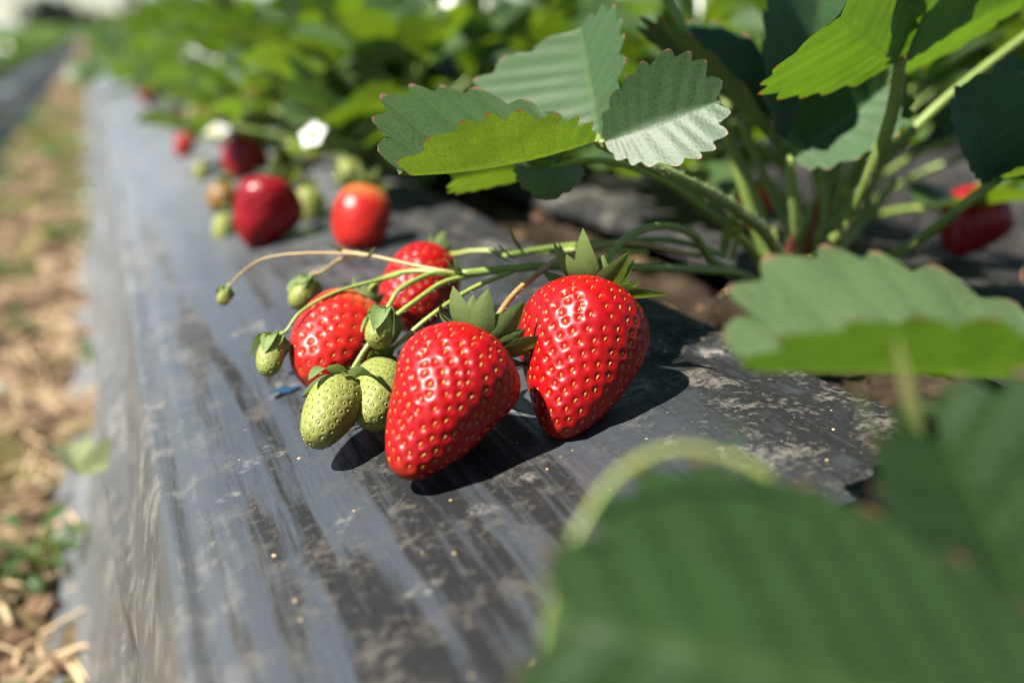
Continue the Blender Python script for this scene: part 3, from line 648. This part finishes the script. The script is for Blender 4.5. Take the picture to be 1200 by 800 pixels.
# fruit stalks
def stems(name, lst, mat='truss', label=None):
    b = MB(ORG); H_ = ([], [])
    rg = np.random.default_rng(len(lst) * 7 + int(lst[0][0][0][0]))
    for pts, r0, r1 in lst:
        pts = [P(*q) if len(q) == 3 and not isinstance(q, np.ndarray) else q for q in pts]
        t = tube(pts, r0, r1, 8, 10); b.add(*t[:3]); hv, hf = hairs_on(t[3], t[4], t[5], 110, .11, rg); n_ = len(H_[0]); H_[0].extend(hv); H_[1].extend([tuple(i + n_ for i in f) for f in hf])
    o = b.obj(name, M[mat], mp)
    h = MB(ORG); h.add(*H_); h.obj('stalk_hairs', M['hair'], o, False)['kind'] = 'stuff'
    if label: o['label'] = label
    return o
def pts3(*q): return list(q)
J = (537, 321, 30.5)
stems('fruit_stalk', [([crown + [-1, -.3, -.4], (870, 322, 36), (800, 315, 33.5), (740, 313, 31.6), (640, 312, 30.8), J], .17, .13)], 'petiole', 'main fruiting stalk')
stems('fruit_stalk', [([J, (490, 312, 31), (432, 299, 31.6), (396, 293, 32)], .075, .05), ([(432, 300, 31.6), (405, 297, 31.8), (350, 297, 32.2), (310, 303, 32.4), (285, 318, 32.5), (268, 336, 32.5)], .045, .035),
                      ([(420, 299, 31.7), (398, 304, 32.4), (378, 318, 33.2), local_top(*K3, .25)], .05, .06)], 'truss_red', 'thin stalk to the far buds')
stems('fruit_stalk', [([J, (505, 321, 30.0), (470, 338, 29.2), (458, 354, 28.8), local_top(*K1, .1)], .085, .06), ([(560, 321, 30.8), (520, 331, 30), (488, 352, 29), (462, 372, 28.6), (435, 400, 28.5), (418, 425, 28.3), local_top(G1_top, G1_tip, .2)], .085, .075),
                      ([(600, 318, 30.6), (550, 340, 29.6), (505, 370, 28.9), (470, 400, 28.8), local_top(G2_top, G2_tip, .15)], .08, .06)], 'truss')
stems('fruit_stalk', [([J, (480, 318, 31.0), (440, 332, 31.6), local_top(C_top, C_tip, .3)], .08, .08), ([(470, 322, 31), (420, 334, 30.6), (385, 346, 30.2), (352, 366, 29.8), (335, 388, 29.6), local_top(*K2, .12)], .06, .05)], 'truss')
stems('fruit_stalk', [([(760, 296, 33.5), (690, 292, 33.5), (620, 296, 34), (560, 294, 34.6), (530, 298, 35), local_top(E_top, E_tip, .3)], .10, .08)], 'truss')
stems('fruit_stalk', [([(820, 300, 34.5), (730, 285, 32), (660, 302, 30.4), (625, 325, 29), (596, 352, 28), local_top(A_top, A_tip, .35)], .10, .085)], 'truss_red')
stems('fruit_stalk', [([crown + [-1, -.2, .1], (838, 308, 35.8), (815, 278, 34), (785, 265, 32.6), (750, 270, 30.8), (722, 290, 29.6), local_top(B_top, B_tip, .4)], .17, .09)], 'petiole', 'arched stalk carrying the large red berry')
stems('fruit_stalk', [([(850, 300, 36), (790, 282, 35), (720, 284, 34), (650, 290, 33.6), (590, 300, 33)], .12, .10)], 'petiole')
# small bracts at the joints
for i, (px, py, d, dx, dz, l) in enumerate([(537, 320, 30.4, -1, .6, .7), (540, 322, 30.4, -.4, .9, .6), (396, 293, 32, -1, .3, .45), (400, 292, 32, -1, .0, .4), (604, 304, 31.5, -1, .4, .9), (612, 296, 31.5, -.6, .8, 1.0), (600, 308, 31.3, -1, .1, 1.1), (668, 312, 30.5, -.6, .8, .9), (690, 287, 33, .4, .8, .8), (430, 300, 31.6, .6, .5, .4), (640, 318, 30.5, -.8, -.2, .8)]):
    q = P(px, py, d); b = MB(ORG); b.add(*sepal(q, (dx, -.2, .1), (0, 0, 1), l, .26, 10 + 50 * max(0, dz - .3), 40 + 40 * dz, 6)); b.obj('bract', M['sepal'], mp)

# ------------------------------------------------------------------ plants behind
def generic_plant(seed, nl=13, h=13, rad=12, L=6.2, detail=True, name='strawberry_plant'):
    """a whole plant about the origin; near ones: leaf > leaflet; far ones: one foliage mesh"""
    rg = np.random.default_rng(seed); root = empty(name); big = MB()
    for i in range(nl):
        a = 360 * i / nl + rg.normal() * 14; k = (i * 0.618) % 1; rr = rad * (0.25 + 0.75 * k) * (0.85 + .3 * rg.random()); zz = h * (1.0 - 0.75 * k) * (0.8 + .35 * rg.random())
        nd_ = np.array([math.cos(R_(a)) * rr, math.sin(R_(a)) * rr, zz]); mid = nd_ * [.45, .45, .65]
        st = [nd_, mid, (rg.normal() * .4, rg.normal() * .4, -.3)]
        if detail:
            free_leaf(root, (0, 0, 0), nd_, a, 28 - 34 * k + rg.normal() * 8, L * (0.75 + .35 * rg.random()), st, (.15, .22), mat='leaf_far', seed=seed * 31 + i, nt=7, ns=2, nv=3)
        else:
            big.add(*tube(st, .16, .22, 3, 5)[:3])
            for da in (-75, 0, 75):
                b_ = R_(a + da + rg.normal() * 8); el = R_(28 - 34 * k + rg.normal() * 12); d = np.array([math.cos(b_) * math.cos(el), math.sin(b_) * math.cos(el), math.sin(el)])
                Nn = np.array([-math.cos(b_) * math.sin(el), -math.sin(b_) * math.sin(el), math.cos(el)]) + rg.normal(size=3) * .2
                big.add(*leaflet(nd_, nd_ + d * L * (.8 + .4 * rg.random()), Nn, nt=6, ns=2, nv=2, foldL=22, foldR=22, tooth=.05, corr=0, seed=seed))
    if not detail:
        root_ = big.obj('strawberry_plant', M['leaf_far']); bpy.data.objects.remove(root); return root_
    return root
rg = np.random.default_rng(2024)
protoN = [generic_plant(200 + i, nl=21, h=[11.5, 13, 11][i], rad=[11, 12, 12][i], L=5.2) for i in range(3)]
protoF = [generic_plant(300 + i, nl=17, h=12, rad=13, detail=False) for i in range(3)]
def put(o, x, y, z, a, s, label, used):
    if used: o = copy_tree(o)
    o.location = (x * CM, y * CM, z * CM); o.rotation_euler = (0, 0, a); o.scale = (s, s, s)
    return tag(o, label, 'strawberry plant', 'strawberry plants in rows')
flagN = [False] * 3; flagF = [False] * 3
ORD = ['first', 'second', 'third', 'fourth', 'fifth', 'sixth', 'seventh', 'eighth', 'ninth', 'tenth']
rows = [('this row beyond the sharp leaf', 18.3, 65, 16, 9, 70), ('the row across the right half of the bed', 38.5, 42, 18, 8, 50), ('the row left of the soil path', -48, 75, 27, 3, 45)]
for ri, (lab, x, y0, dy, nn_, nf) in enumerate(rows):
    for i in range(nn_):
        k = (i + ri) % 3
        put(protoN[k], x + rg.normal() * 1.0, y0 + i * dy + rg.normal() * 2, -0.6 if ri != 2 else -9.8, rg.random() * 6.3, .9 + .2 * rg.random(), 'bushy blurred strawberry plant, %s in %s' % (ORD[i], lab), flagN[k]); flagN[k] = True
    y = y0 + nn_ * dy
    for i in range(nf):
        k = (i + ri) % 3
        put(protoF[k], x + rg.normal() * 1.5, y, -0.8 if ri != 2 else -9.8, rg.random() * 6.3, .9 + .25 * rg.random(), 'small blurred green plant far along %s' % lab, flagF[k]); flagF[k] = True
        y += dy * (1 + i * 0.02)
for bx in (95, 150):
    for i in range(30):
        put(protoF[i % 3], bx + rg.normal() * 2, 60 + i * 27, -2, rg.random() * 6.3, 1.0 + .25 * rg.random(), 'small blurred green plant in the beds past the right hand film', True)

# distant rows read as one green mass
V = []; Fc = []; b = MB()
for k in range(9000):
    row = rg.choice([-95, -150, -205, -260, 95, 150, 205, 260, 320, 380, 440, 21, 37, -41, -330, -400, -480, 520, 600]); y = 700 + 11000 * rg.random() ** 1.6
    if row in (-95, -150, -205, 205, 260, 320): y = 150 + 3000 * rg.random() ** 1.5
    x = row + rg.normal() * 11; s_ = 3.5 + y / 500; z = -2 + abs(rg.normal()) * 5 + s_ * .2; a = rg.random() * 6.3
    nv_ = unit(rg.normal(size=3) + [0, 0, 1.5]); e = unit(np.cross(nv_, rg.normal(size=3))); f = np.cross(nv_, e); c = np.array([x, y, z])
    i0 = len(V); V += [c - e * s_, c + f * s_ * .5 - e * .3 * s_, c + e * s_ * .9, c - f * s_ * .5 + e * .1]; Fc.append((i0, i0 + 1, i0 + 2, i0 + 3))
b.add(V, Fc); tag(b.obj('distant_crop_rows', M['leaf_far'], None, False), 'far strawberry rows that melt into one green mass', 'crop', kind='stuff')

# far trees and hill
def far_tree(px, py, w_px, h_px, Y, label, seed):
    rg = np.random.default_rng(seed); s = Y / F; base = P(px, py, Y); base[2] = -17; hgt = 0.0
    top = P(px, py - h_px, Y)[2]; R = w_px / 2 * s
    root = empty('tree', base); b = MB(); b.add(*tube([(0, 0, 0), (R * .03, 0, (top + 17) * .4), (0, 0, (top + 17) * .7)], R * .12, R * .05, 4, 8)[:3]); b.obj('trunk', M['bark'], root)
    V = []; Fc = []; cz = (top + 17) * .55
    cl = [np.array([rg.normal() * .42 * R, rg.normal() * .4 * R, cz + rg.normal() * .22 * (top + 17)]) for _ in range(14)]
    for k in range(1600):
        c = cl[rg.integers(14)] + unit(rg.normal(size=3)) * R * .38 * rg.random() ** .4; c[2] = max(c[2], (top + 17) * .1)
        e = unit(rg.normal(size=3)); f = unit(np.cross(e, rg.normal(size=3))); q = R * .09; i0 = len(V)
        V += [c - e * q, c + f * q * .6, c + e * q, c - f * q * .6]; Fc.append((i0, i0 + 1, i0 + 2, i0 + 3))
    b = MB(); b.add(V, Fc); b.obj('crown', M['tree_leaf'], root, False)
    tag(root, label, 'tree', 'dark trees on the horizon'); return root
far_tree(60, 34, 48, 42, 26000, 'dark round tree on the horizon, left of the vanishing path', 1)
far_tree(168, 32, 38, 36, 30000, 'small dark tree on the horizon, above the far end of the film edge', 2)
far_tree(76, 32, 66, 18, 27000, 'low dark bush at the foot of the horizon tree left of the path', 3)
hx = np.linspace(-150000, 150000, 90); b = MB(); V = []
for x in hx:
    hh = 500 + 900 * fbm(np.array([x / 26000.0]), np.array([0.5]), 8)[0]
    V += [(x, 240000, -40), (x, 243000, hh * .6), (x, 247000, hh), (x, 253000, -40)]
Fc = [(i * 4 + j, (i + 1) * 4 + j, (i + 1) * 4 + j + 1, i * 4 + j + 1) for i in range(len(hx) - 1) for j in range(3)]
b.add(V, Fc); b.obj('distant_hills', M['hill'])['kind'] = 'structure'

# ------------------------------------------------------------------ blurred berries along the row
def back_berry(px, py, w_px, top_px, tip_px, mat, label, cat='strawberry', seed=0, gr=GR_RIPE, d=None, name='ripe_strawberry', **kw):
    """rest the berry on the film: centre pixel px,py, width in pixels"""
    if d is None:
        d = 40.0
        for _ in range(30):
            c = P(px, py, d); R = w_px * d / F / 2; d += ((c[2] - R * 0.95) - zf(min(c[0], 18))) * 2.0
    R = w_px * d / F / 2 * 1.02
    top = P(*top_px, d + R * .5); tip = P(*tip_px, d - R * .35)
    r = make_berry(name, top, tip, R, mat, res=(50, 70), nseed=120 if w_px > 40 else 80, dim=.05, seed=seed, **dict(dict(k=.5, blunt=.85, sl=R * .9, sw=R * .33, sa=(10, 80)), **kw))
    return tag(r, label, cat, gr)
back_berry(310, 252, 76, (325, 215), (290, 290), 'berry_dark', 'dark red blurred strawberry resting on the film, lowest of the left cluster', seed=41)
back_berry(284, 190, 52, (296, 166), (272, 212), 'berry_dark', 'dark red round strawberry above the larger dark one of the left cluster', seed=42)
back_berry(424, 256, 70, (430, 222), (418, 296), 'berry_pale', 'blunt orange red blurred strawberry with a yellowish top, alone on the film', seed=43, k=.15, blunt=.6)
back_berry(260, 232, 34, (263, 214), (257, 250), 'berry_blush', 'pink and green turning berry left of the dark red cluster', seed=44, k=.1, name='turning_strawberry')
back_berry(262, 265, 27, (264, 250), (260, 286), 'berry_green', 'small green unripe berry under the pink and green one', 'unripe strawberry', 45, GR_UN, name='unripe_strawberry', k=.1, seedmat='seed_green')
back_berry(364, 240, 36, (362, 220), (364, 262), 'berry_green', 'blurred green unripe berry between the dark red and the orange red ones', 'unripe strawberry', 46, GR_UN, name='unripe_strawberry', k=.1, seedmat='seed_green')
back_berry(408, 203, 32, (414, 188), (402, 218), 'berry_green', 'green unripe berry above the lone orange red strawberry', 'unripe strawberry', 47, GR_UN, name='unripe_strawberry', k=.1, seedmat='seed_green')
back_berry(214, 172, 22, (220, 158), (210, 186), 'berry', 'small red blurred berry at the film edge left of the dark red cluster', seed=48)
back_berry(172, 113, 20, (176, 103), (168, 122), 'berry_dark', 'dull red blurred berry far along the edge, left of a twin', seed=49)
back_berry(186, 108, 18, (189, 99), (183, 117), 'berry_dark', 'dull red blurred berry far along the edge, right of a twin', seed=50)
back_berry(207, 144, 18, (209, 134), (205, 154), 'berry_dark', 'small dark red berry in the leaves above the film edge', seed=51)
back_berry(229, 152, 22, (231, 140), (227, 164), 'berry_blush', 'yellowish turning berry beside the small red edge berries', seed=52, name='turning_strawberry')
back_berry(306, 115, 26, (310, 100), (303, 128), 'berry_blush', 'orange turning berry hanging in the leaves above the white flowers', seed=53, d=95, name='turning_strawberry')
back_berry(246, 132, 24, (250, 120), (243, 144), 'berry_blush', 'pale orange berry among the leaves left of the white flower', seed=54, d=98, name='turning_strawberry')
back_berry(235, 200, 18, (238, 190), (232, 214), 'berry_green', 'tiny green berry at the film edge left of the round dark red one', 'unripe strawberry', 55, GR_UN, name='unripe_strawberry', k=.1, seedmat='seed_green')
back_berry(1136, 268, 84, (1150, 236), (1122, 296), 'berry_dark', 'red strawberry in the shade under the right hand stalk', seed=56, d=47)
back_berry(884, 246, 44, (888, 222), (876, 266), 'berry_pale', 'orange red berry behind the stalks of the sharp plant', seed=57, d=46)
for i, (px, py, w_) in enumerate([(330, 190, 22), (392, 160, 22), (440, 170, 26), (345, 210, 20), (300, 150, 20)]):
    back_berry(px, py, w_, (px + 3, py - w_ * .55), (px - 2, py + w_ * .55), 'berry_green' if i % 2 else 'berry_blush', ['green yellow berry beneath the open white flower', 'green berry right of the open white flower', 'yellow green berry left of the serrated sharp leaf', 'pale berry between the dark red cluster and flower', 'yellowish berry left above the open white flower'][i], 'unripe strawberry', 60 + i, GR_UN, name='unripe_strawberry', k=.1, seedmat='seed_green', d=[72, 78, 74, 70, 84][i])

rgb = np.random.default_rng(99); fsrc = None
for i in range(26):
    t = rgb.random(); px = 228 + 215 * t + rgb.normal() * 14; py = 120 + 75 * t + rgb.normal() * 22; d = 104 - 34 * t
    c = P(px, py, d); R_b = .55 + .35 * rgb.random()
    if fsrc is None or i in (1, 2):
        fsrc = make_berry('unripe_strawberry', c, c + np.array([-.5, -.3, -1.9]), R_b, ['berry_green', 'berry_blush', 'berry_green'][i], 'seed_green', res=(24, 30), nseed=60, dim=.03, seed=70 + i, sl=1.0, sw=.5, sepmat='sepal_pale', sa=(10, 10))
        srcs = (srcs if i else []) + [fsrc]; o = fsrc
    else:
        src = srcs[i % 3]; o = copy_tree(src); o.location = Vector((c * CM).tolist()); o.rotation_euler.z += rgb.random() * 6; o.scale = (.8 + .5 * rgb.random(),) * 3
    tag(o, 'small blurred unripe fruit hanging among the leaves behind the dark red cluster', 'unripe strawberry', 'blurred unripe fruits in the row behind')

# flowers (on stalks of the plants behind)
def flower(px, py, d, w_px, face, label, seed=0):
    rg = np.random.default_rng(seed); c = P(px, py, d); R = w_px * d / F / 2; n = unit(face); e = unit(np.cross(n, [0.2, .1, 1])); f = np.cross(n, e)
    root = empty('white_flower', c)
    for i in range(5):
        a = 2 * PI * i / 5 + rg.normal() * .05; dr = e * math.cos(a) + f * math.sin(a); V = []; m = 6
        sd = np.cross(n, dr)
        for u in range(m + 1):
            for v_ in range(-3, 4):
                t = u / m; wv = R * .62 * math.sin(PI * (0.12 + .8 * t)) ** .6; q = v_ / 3
                V.append(dr * R * (.12 + .88 * t * (1 - .12 * q * q)) + sd * q * wv * .8 + n * R * (.08 + .12 * t * t + .1 * q * q * t))
        b = MB(); b.add(V, [(u * 7 + v_, u * 7 + v_ + 1, (u + 1) * 7 + v_ + 1, (u + 1) * 7 + v_) for u in range(m) for v_ in range(6)]); b.obj('petal', M['petal'], root)
    V = []; k = 12
    for (r_, z_) in ((.30, .05), (.32, .16), (.26, .30), (.14, .38), (.02, .40)):
        for j in range(k):
            a = 2 * PI * j / k; V.append((e * math.cos(a) + f * math.sin(a)) * R * r_ + n * R * z_)
    b = MB(); b.add(V, [(i * k + j, i * k + (j + 1) % k, (i + 1) * k + (j + 1) % k, (i + 1) * k + j) for i in range(4) for j in range(k)] + [tuple(4 * k + j for j in range(k))]); b.obj('flower_centre', M['pollen'], root)
    g = np.array([4.0, 3.0, -min(6, max(1.5, c[2] + .5))])
    b = MB(); b.add(*tube([(0, 0, 0), -n * .8 + [.2, .1, -.2], g * .6, g], .07, .09, 5, 8)[:3]); b.obj('stalk', M['truss'], root)
    b = MB()
    for i in range(5):
        a = 2 * PI * (i + .5) / 5; b.add(*sepal(n * -.02, e * math.cos(a) + f * math.sin(a), n, R * .85, R * .4, -8, 5, 5))
    b.obj('calyx', M['sepal_pale'], root)
    tag(root, label, 'flower', 'white strawberry flowers'); return root
flower(368, 160, 50, 38, tcv * .8 + UPV * .6 + LV * .5, 'open white flower with a yellow centre above the lone orange red berry', 1)
flower(254, 156, 84, 30, UPV + tcv * .6, 'white flower in the leaves above the round dark red berry', 2)
flower(270, 104, 100, 30, UPV + tcv * .6, 'white flower left of the orange turning berry', 3)
flower(318, 36, 92, 34, UPV + tcv * .5 + LV * .5, 'topmost white flower, above the leaf canopy of the row', 4)

# ------------------------------------------------------------------ blurred plant in front at right
fc = np.array([21.5, 12.0, 0.0]); fp = empty('strawberry_plant', (fc[0], fc[1], -.5)); FO = (fc[0], fc[1], -.5)
tag(fp, 'strongly blurred strawberry plant whose big leaves fill the lower right corner', 'strawberry plant', 'strawberry plants in rows')
q = P(1290, 452, 19.5)
near_leaf(fp, FO, [q, q + [1.5, 0, -1.5], fc], (.16, .24), [
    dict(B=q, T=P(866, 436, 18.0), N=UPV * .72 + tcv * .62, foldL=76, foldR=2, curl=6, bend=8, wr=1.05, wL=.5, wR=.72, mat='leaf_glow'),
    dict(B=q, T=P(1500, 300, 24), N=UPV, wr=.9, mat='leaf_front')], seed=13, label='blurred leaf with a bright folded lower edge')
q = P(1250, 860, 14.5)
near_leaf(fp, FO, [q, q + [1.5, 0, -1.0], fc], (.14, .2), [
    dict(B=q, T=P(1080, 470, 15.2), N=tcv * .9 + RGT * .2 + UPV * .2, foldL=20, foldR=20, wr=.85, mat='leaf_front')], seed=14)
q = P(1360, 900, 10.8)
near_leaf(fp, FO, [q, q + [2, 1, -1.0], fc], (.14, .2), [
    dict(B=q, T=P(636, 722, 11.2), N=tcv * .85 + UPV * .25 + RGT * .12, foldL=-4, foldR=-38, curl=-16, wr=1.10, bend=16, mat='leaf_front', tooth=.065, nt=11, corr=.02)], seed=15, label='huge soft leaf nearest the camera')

# its pale runner and shoots
b = MB(FO); t = tube([P(905, 560, 13.2), P(860, 538, 13.2), P(790, 526, 13), P(730, 552, 12.8), (P(690, 602, 12.6)), P(655, 675, 12.4), P(636, 760, 12.2), P(628, 860, 12)], .055, .05, 8, 10); b.add(*t[:3])
b.obj('runner', M['truss'], fp)
for i, (px, py, d, o_, l, mt) in enumerate([(664, 690, 12.4, (-1, -.1, .2), .55, 'stipule'), (676, 655, 12.4, (-.8, 0, .9), .45, 'stipule'), (858, 545, 13.3, (.2, .2, 1), .5, 'sepal'), (1035, 540, 14.5, (-.6, .2, 1), 1.2, 'sepal'), (1075, 520, 15, (-.5, 0, 1), 1.6, 'stipule')]):
    s0 = P(px, py, d); b = MB(FO); b.add(*sepal(s0, o_, (0, 0, 1), l, l * .5, 0, 30, 6)); b.obj('young_shoot', M[mt], fp)
b = MB(FO); q = P(640, 850, 12); b.add(*sepal(q, P(596, 782, 12) - q, UPV, .9, .5, 0, 20, 6)); b.obj('young_shoot', M['truss_red'], fp)

# ------------------------------------------------------------------ path litter, weeds, clods
b = MB(); rg = np.random.default_rng(8)
for k in range(1000):
    y = 8 + 180 * rg.random() ** 1.3; x = -23 + 20.5 * rg.random(); z = float(ground_z(np.array(x), np.array(y))) + .25 + .5 * rg.random()
    ln = 1.2 + 5 * rg.random() ** 2; a = rg.random() * PI; wd = .05 + .14 * rg.random() ** 2; dx, dy = math.cos(a) * ln / 2, math.sin(a) * ln / 2; dz = rg.normal() * .35; mx = rg.normal() * .3
    c = np.array([x, y, z]); pts = [c - [dx, dy, dz], c + [mx * dy, -mx * dx, .1 + .2 * rg.random()], c + [dx, dy, dz]]
    b.add(*tube(pts, wd, wd * .7, 3, 5)[:3])
tag(b.obj('straw_litter', M['straw']), 'dry straw and stalk pieces scattered over the soil path', 'straw', kind='stuff')
b = MB()
def blob(c, r, rg, n=(5, 8)):
    V = []; 
    for i in range(n[0] + 1):
        for j in range(n[1]):
            ph = PI * i / n[0]; th = 2 * PI * j / n[1]; q = r * (0.75 + .5 * rg.random()); V.append(c + q * np.array([math.sin(ph) * math.cos(th), math.sin(ph) * math.sin(th), .7 * math.cos(ph)]))
    return V, [(i * n[1] + j, (i + 1) * n[1] + j, (i + 1) * n[1] + (j + 1) % n[1], i * n[1] + (j + 1) % n[1]) for i in range(n[0]) for j in range(n[1])]
for k in range(540):
    if k < 500: y = 5 + 140 * rg.random() ** 1.3; x = -22 + 19 * rg.random()
    else: y = 12 + 50 * rg.random(); x = 18.8 + 6 * rg.random()
    z = float(ground_z(np.array(x), np.array(y))); r = .15 + .8 * rg.random() ** 3; r *= 1 if k < 500 else .6
    b.add(*blob(np.array([x, y, z + r * .2]), r, rg))
tag(b.obj('soil_clods', M['clod'], None, False), 'crumbly brown soil clods on the path and in the planting slit', 'soil', kind='stuff')
# small bits of grit and dry scraps on the film
b = MB()
for k in range(260):
    x = 1 + 16.5 * rg.random(); y = 12 + 45 * rg.random(); r = .02 + .05 * rg.random() ** 2; b.add(*blob(np.array([x, y, zf(x) + wob(x, y) * .44 + r * .3]), r, rg, (3, 5)))
tag(b.obj('grit', M['straw'], None, False), 'fine soil grit sprinkled on the plastic film', 'grit', kind='stuff')
def weed(x, y, s, label, n=7, seed=0, mat='leaf_far'):
    rg = np.random.default_rng(seed); z = float(ground_z(np.array(x), np.array(y))); root = empty('weed', (x, y, z)); b = MB(); st = MB()
    for i in range(n):
        a = 2 * PI * i / n + rg.normal() * .3; o_ = np.array([math.cos(a), math.sin(a), .0]); el = .3 + rg.random() * .5
        t_ = (o_ * s * .5 + [0, 0, s * el]); st.add(*tube([(0, 0, 0), t_ * .5 + [0, 0, .1], t_], .06, .04, 3, 6)[:3])
        b.add(*leaflet(t_, t_ + o_ * s * .9 + [0, 0, s * rg.normal() * .2], (rg.normal() * .2, rg.normal() * .2, 1), wr=.55, nt=4, ns=2, nv=3, tooth=.03, corr=0))
    b.obj('leaves', M[mat], root); st.obj('stems', M['petiole'], root)
    tag(root, label, 'weed', 'weeds on the soil path'); return root
def gp(px, py):
    d = FWD + RGT * (px - 600) / F + UP * (400 - py) / F; t = (H + 17.2) / -d[2]; return d * t
for i, (px, py, s, lab) in enumerate([(40, 668, 2.2, 'bright green seedling on the path beside the torn film flap'), (66, 655, 1.2, 'single small green sprout just right of the bright seedling'), (8, 690, 1.8, 'green weed cut by the picture edge below the seedling'), (70, 185, 5.0, 'low green weed clump on the path by the left bed'), (112, 258, 2.2, 'small weed near the film edge, upper path'), (50, 282, 2.6, 'weed on the path above the shadow'), (12, 385, 2.4, 'yellow green weed at the left picture edge'), (100, 425, 2.4, 'pale weed halfway along the film edge'), (118, 415, 1.8, 'small weed touching the film edge halfway'), (20, 320, 2.0, 'dull weed at the left edge of the path'), (78, 140, 4.0, 'far weed clump where the path narrows'), (90, 110, 5, 'farthest weed clump on the path')]):
    q = gp(px, py); weed(q[0], q[1], s, lab, seed=i, n=[8, 4, 6][i % 3])
for i in range(30):
    y = 40 + 12 * i + rg.normal() * 6; x = -20 + 15 * rg.random()
    weed(x, y, 2.2 + 1.6 * rg.random(), 'blurred low weed among the soil and straw of the upper path', seed=200 + i, n=8)['group'] = 'blurred weeds of the upper path'
# dry leaf at the film edge
def dry_leaf(px, py, d, s, label, seed, mat='leaf_front', z=None):
    c = P(px, py, d); root = empty('fallen_leaf', c); b = MB(c)
    b.add(*leaflet(c, c + np.array([s, .3 * s, .1 * s]), (0.1, -.3, 1), wr=.8, seed=seed, nt=7, ns=3, nv=4)); b.add(*leaflet(c, c + np.array([-.2 * s, .9 * s, .15 * s]), (0.1, -.2, 1), wr=.8, seed=seed + 1, nt=7, ns=3, nv=4))
    b.obj('leaflet', M[mat], root); tag(root, label, 'leaf', None); return root
M['leaf_dry'] = leaf_mat('dry_leaf_surface', (0.13, 0.16, 0.075), (0.16, 0.17, 0.09), (0.14, 0.16, 0.06), veins=True, tfac=0.15, pink=False)
dry_leaf(95, 556, 43, 2.6, 'withered pale green leaf lying against the film edge', 5, 'leaf_dry')
# twig on the film edge and blue tag scrap under the orange red berry
M['blue'] = solid_mat('blue_scrap', (0.01, 0.04, 0.09), (0.02, 0.06, 0.12), 60, 0.4)
q = G(334, 458, .03); b = MB(q); ex = np.array([1.0, .1, .05]); ey = np.array([.1, .9, .0])
V = []; 
for i in range(9):
    for j in range(5): V.append(q + ex * (i - 4) * .13 + ey * (j - 2) * .13 * (1 - .03 * (i - 4) ** 2) + np.array([0, 0, .05 + .03 * math.sin(i * 1.1 + j)]))
b.add(V, [(i * 5 + j, (i + 1) * 5 + j, (i + 1) * 5 + j + 1, i * 5 + j + 1) for i in range(8) for j in range(4)])
tag(b.obj('plastic_scrap', M['blue']), 'small blue scrap of plastic under the orange red berry', 'plastic scrap')
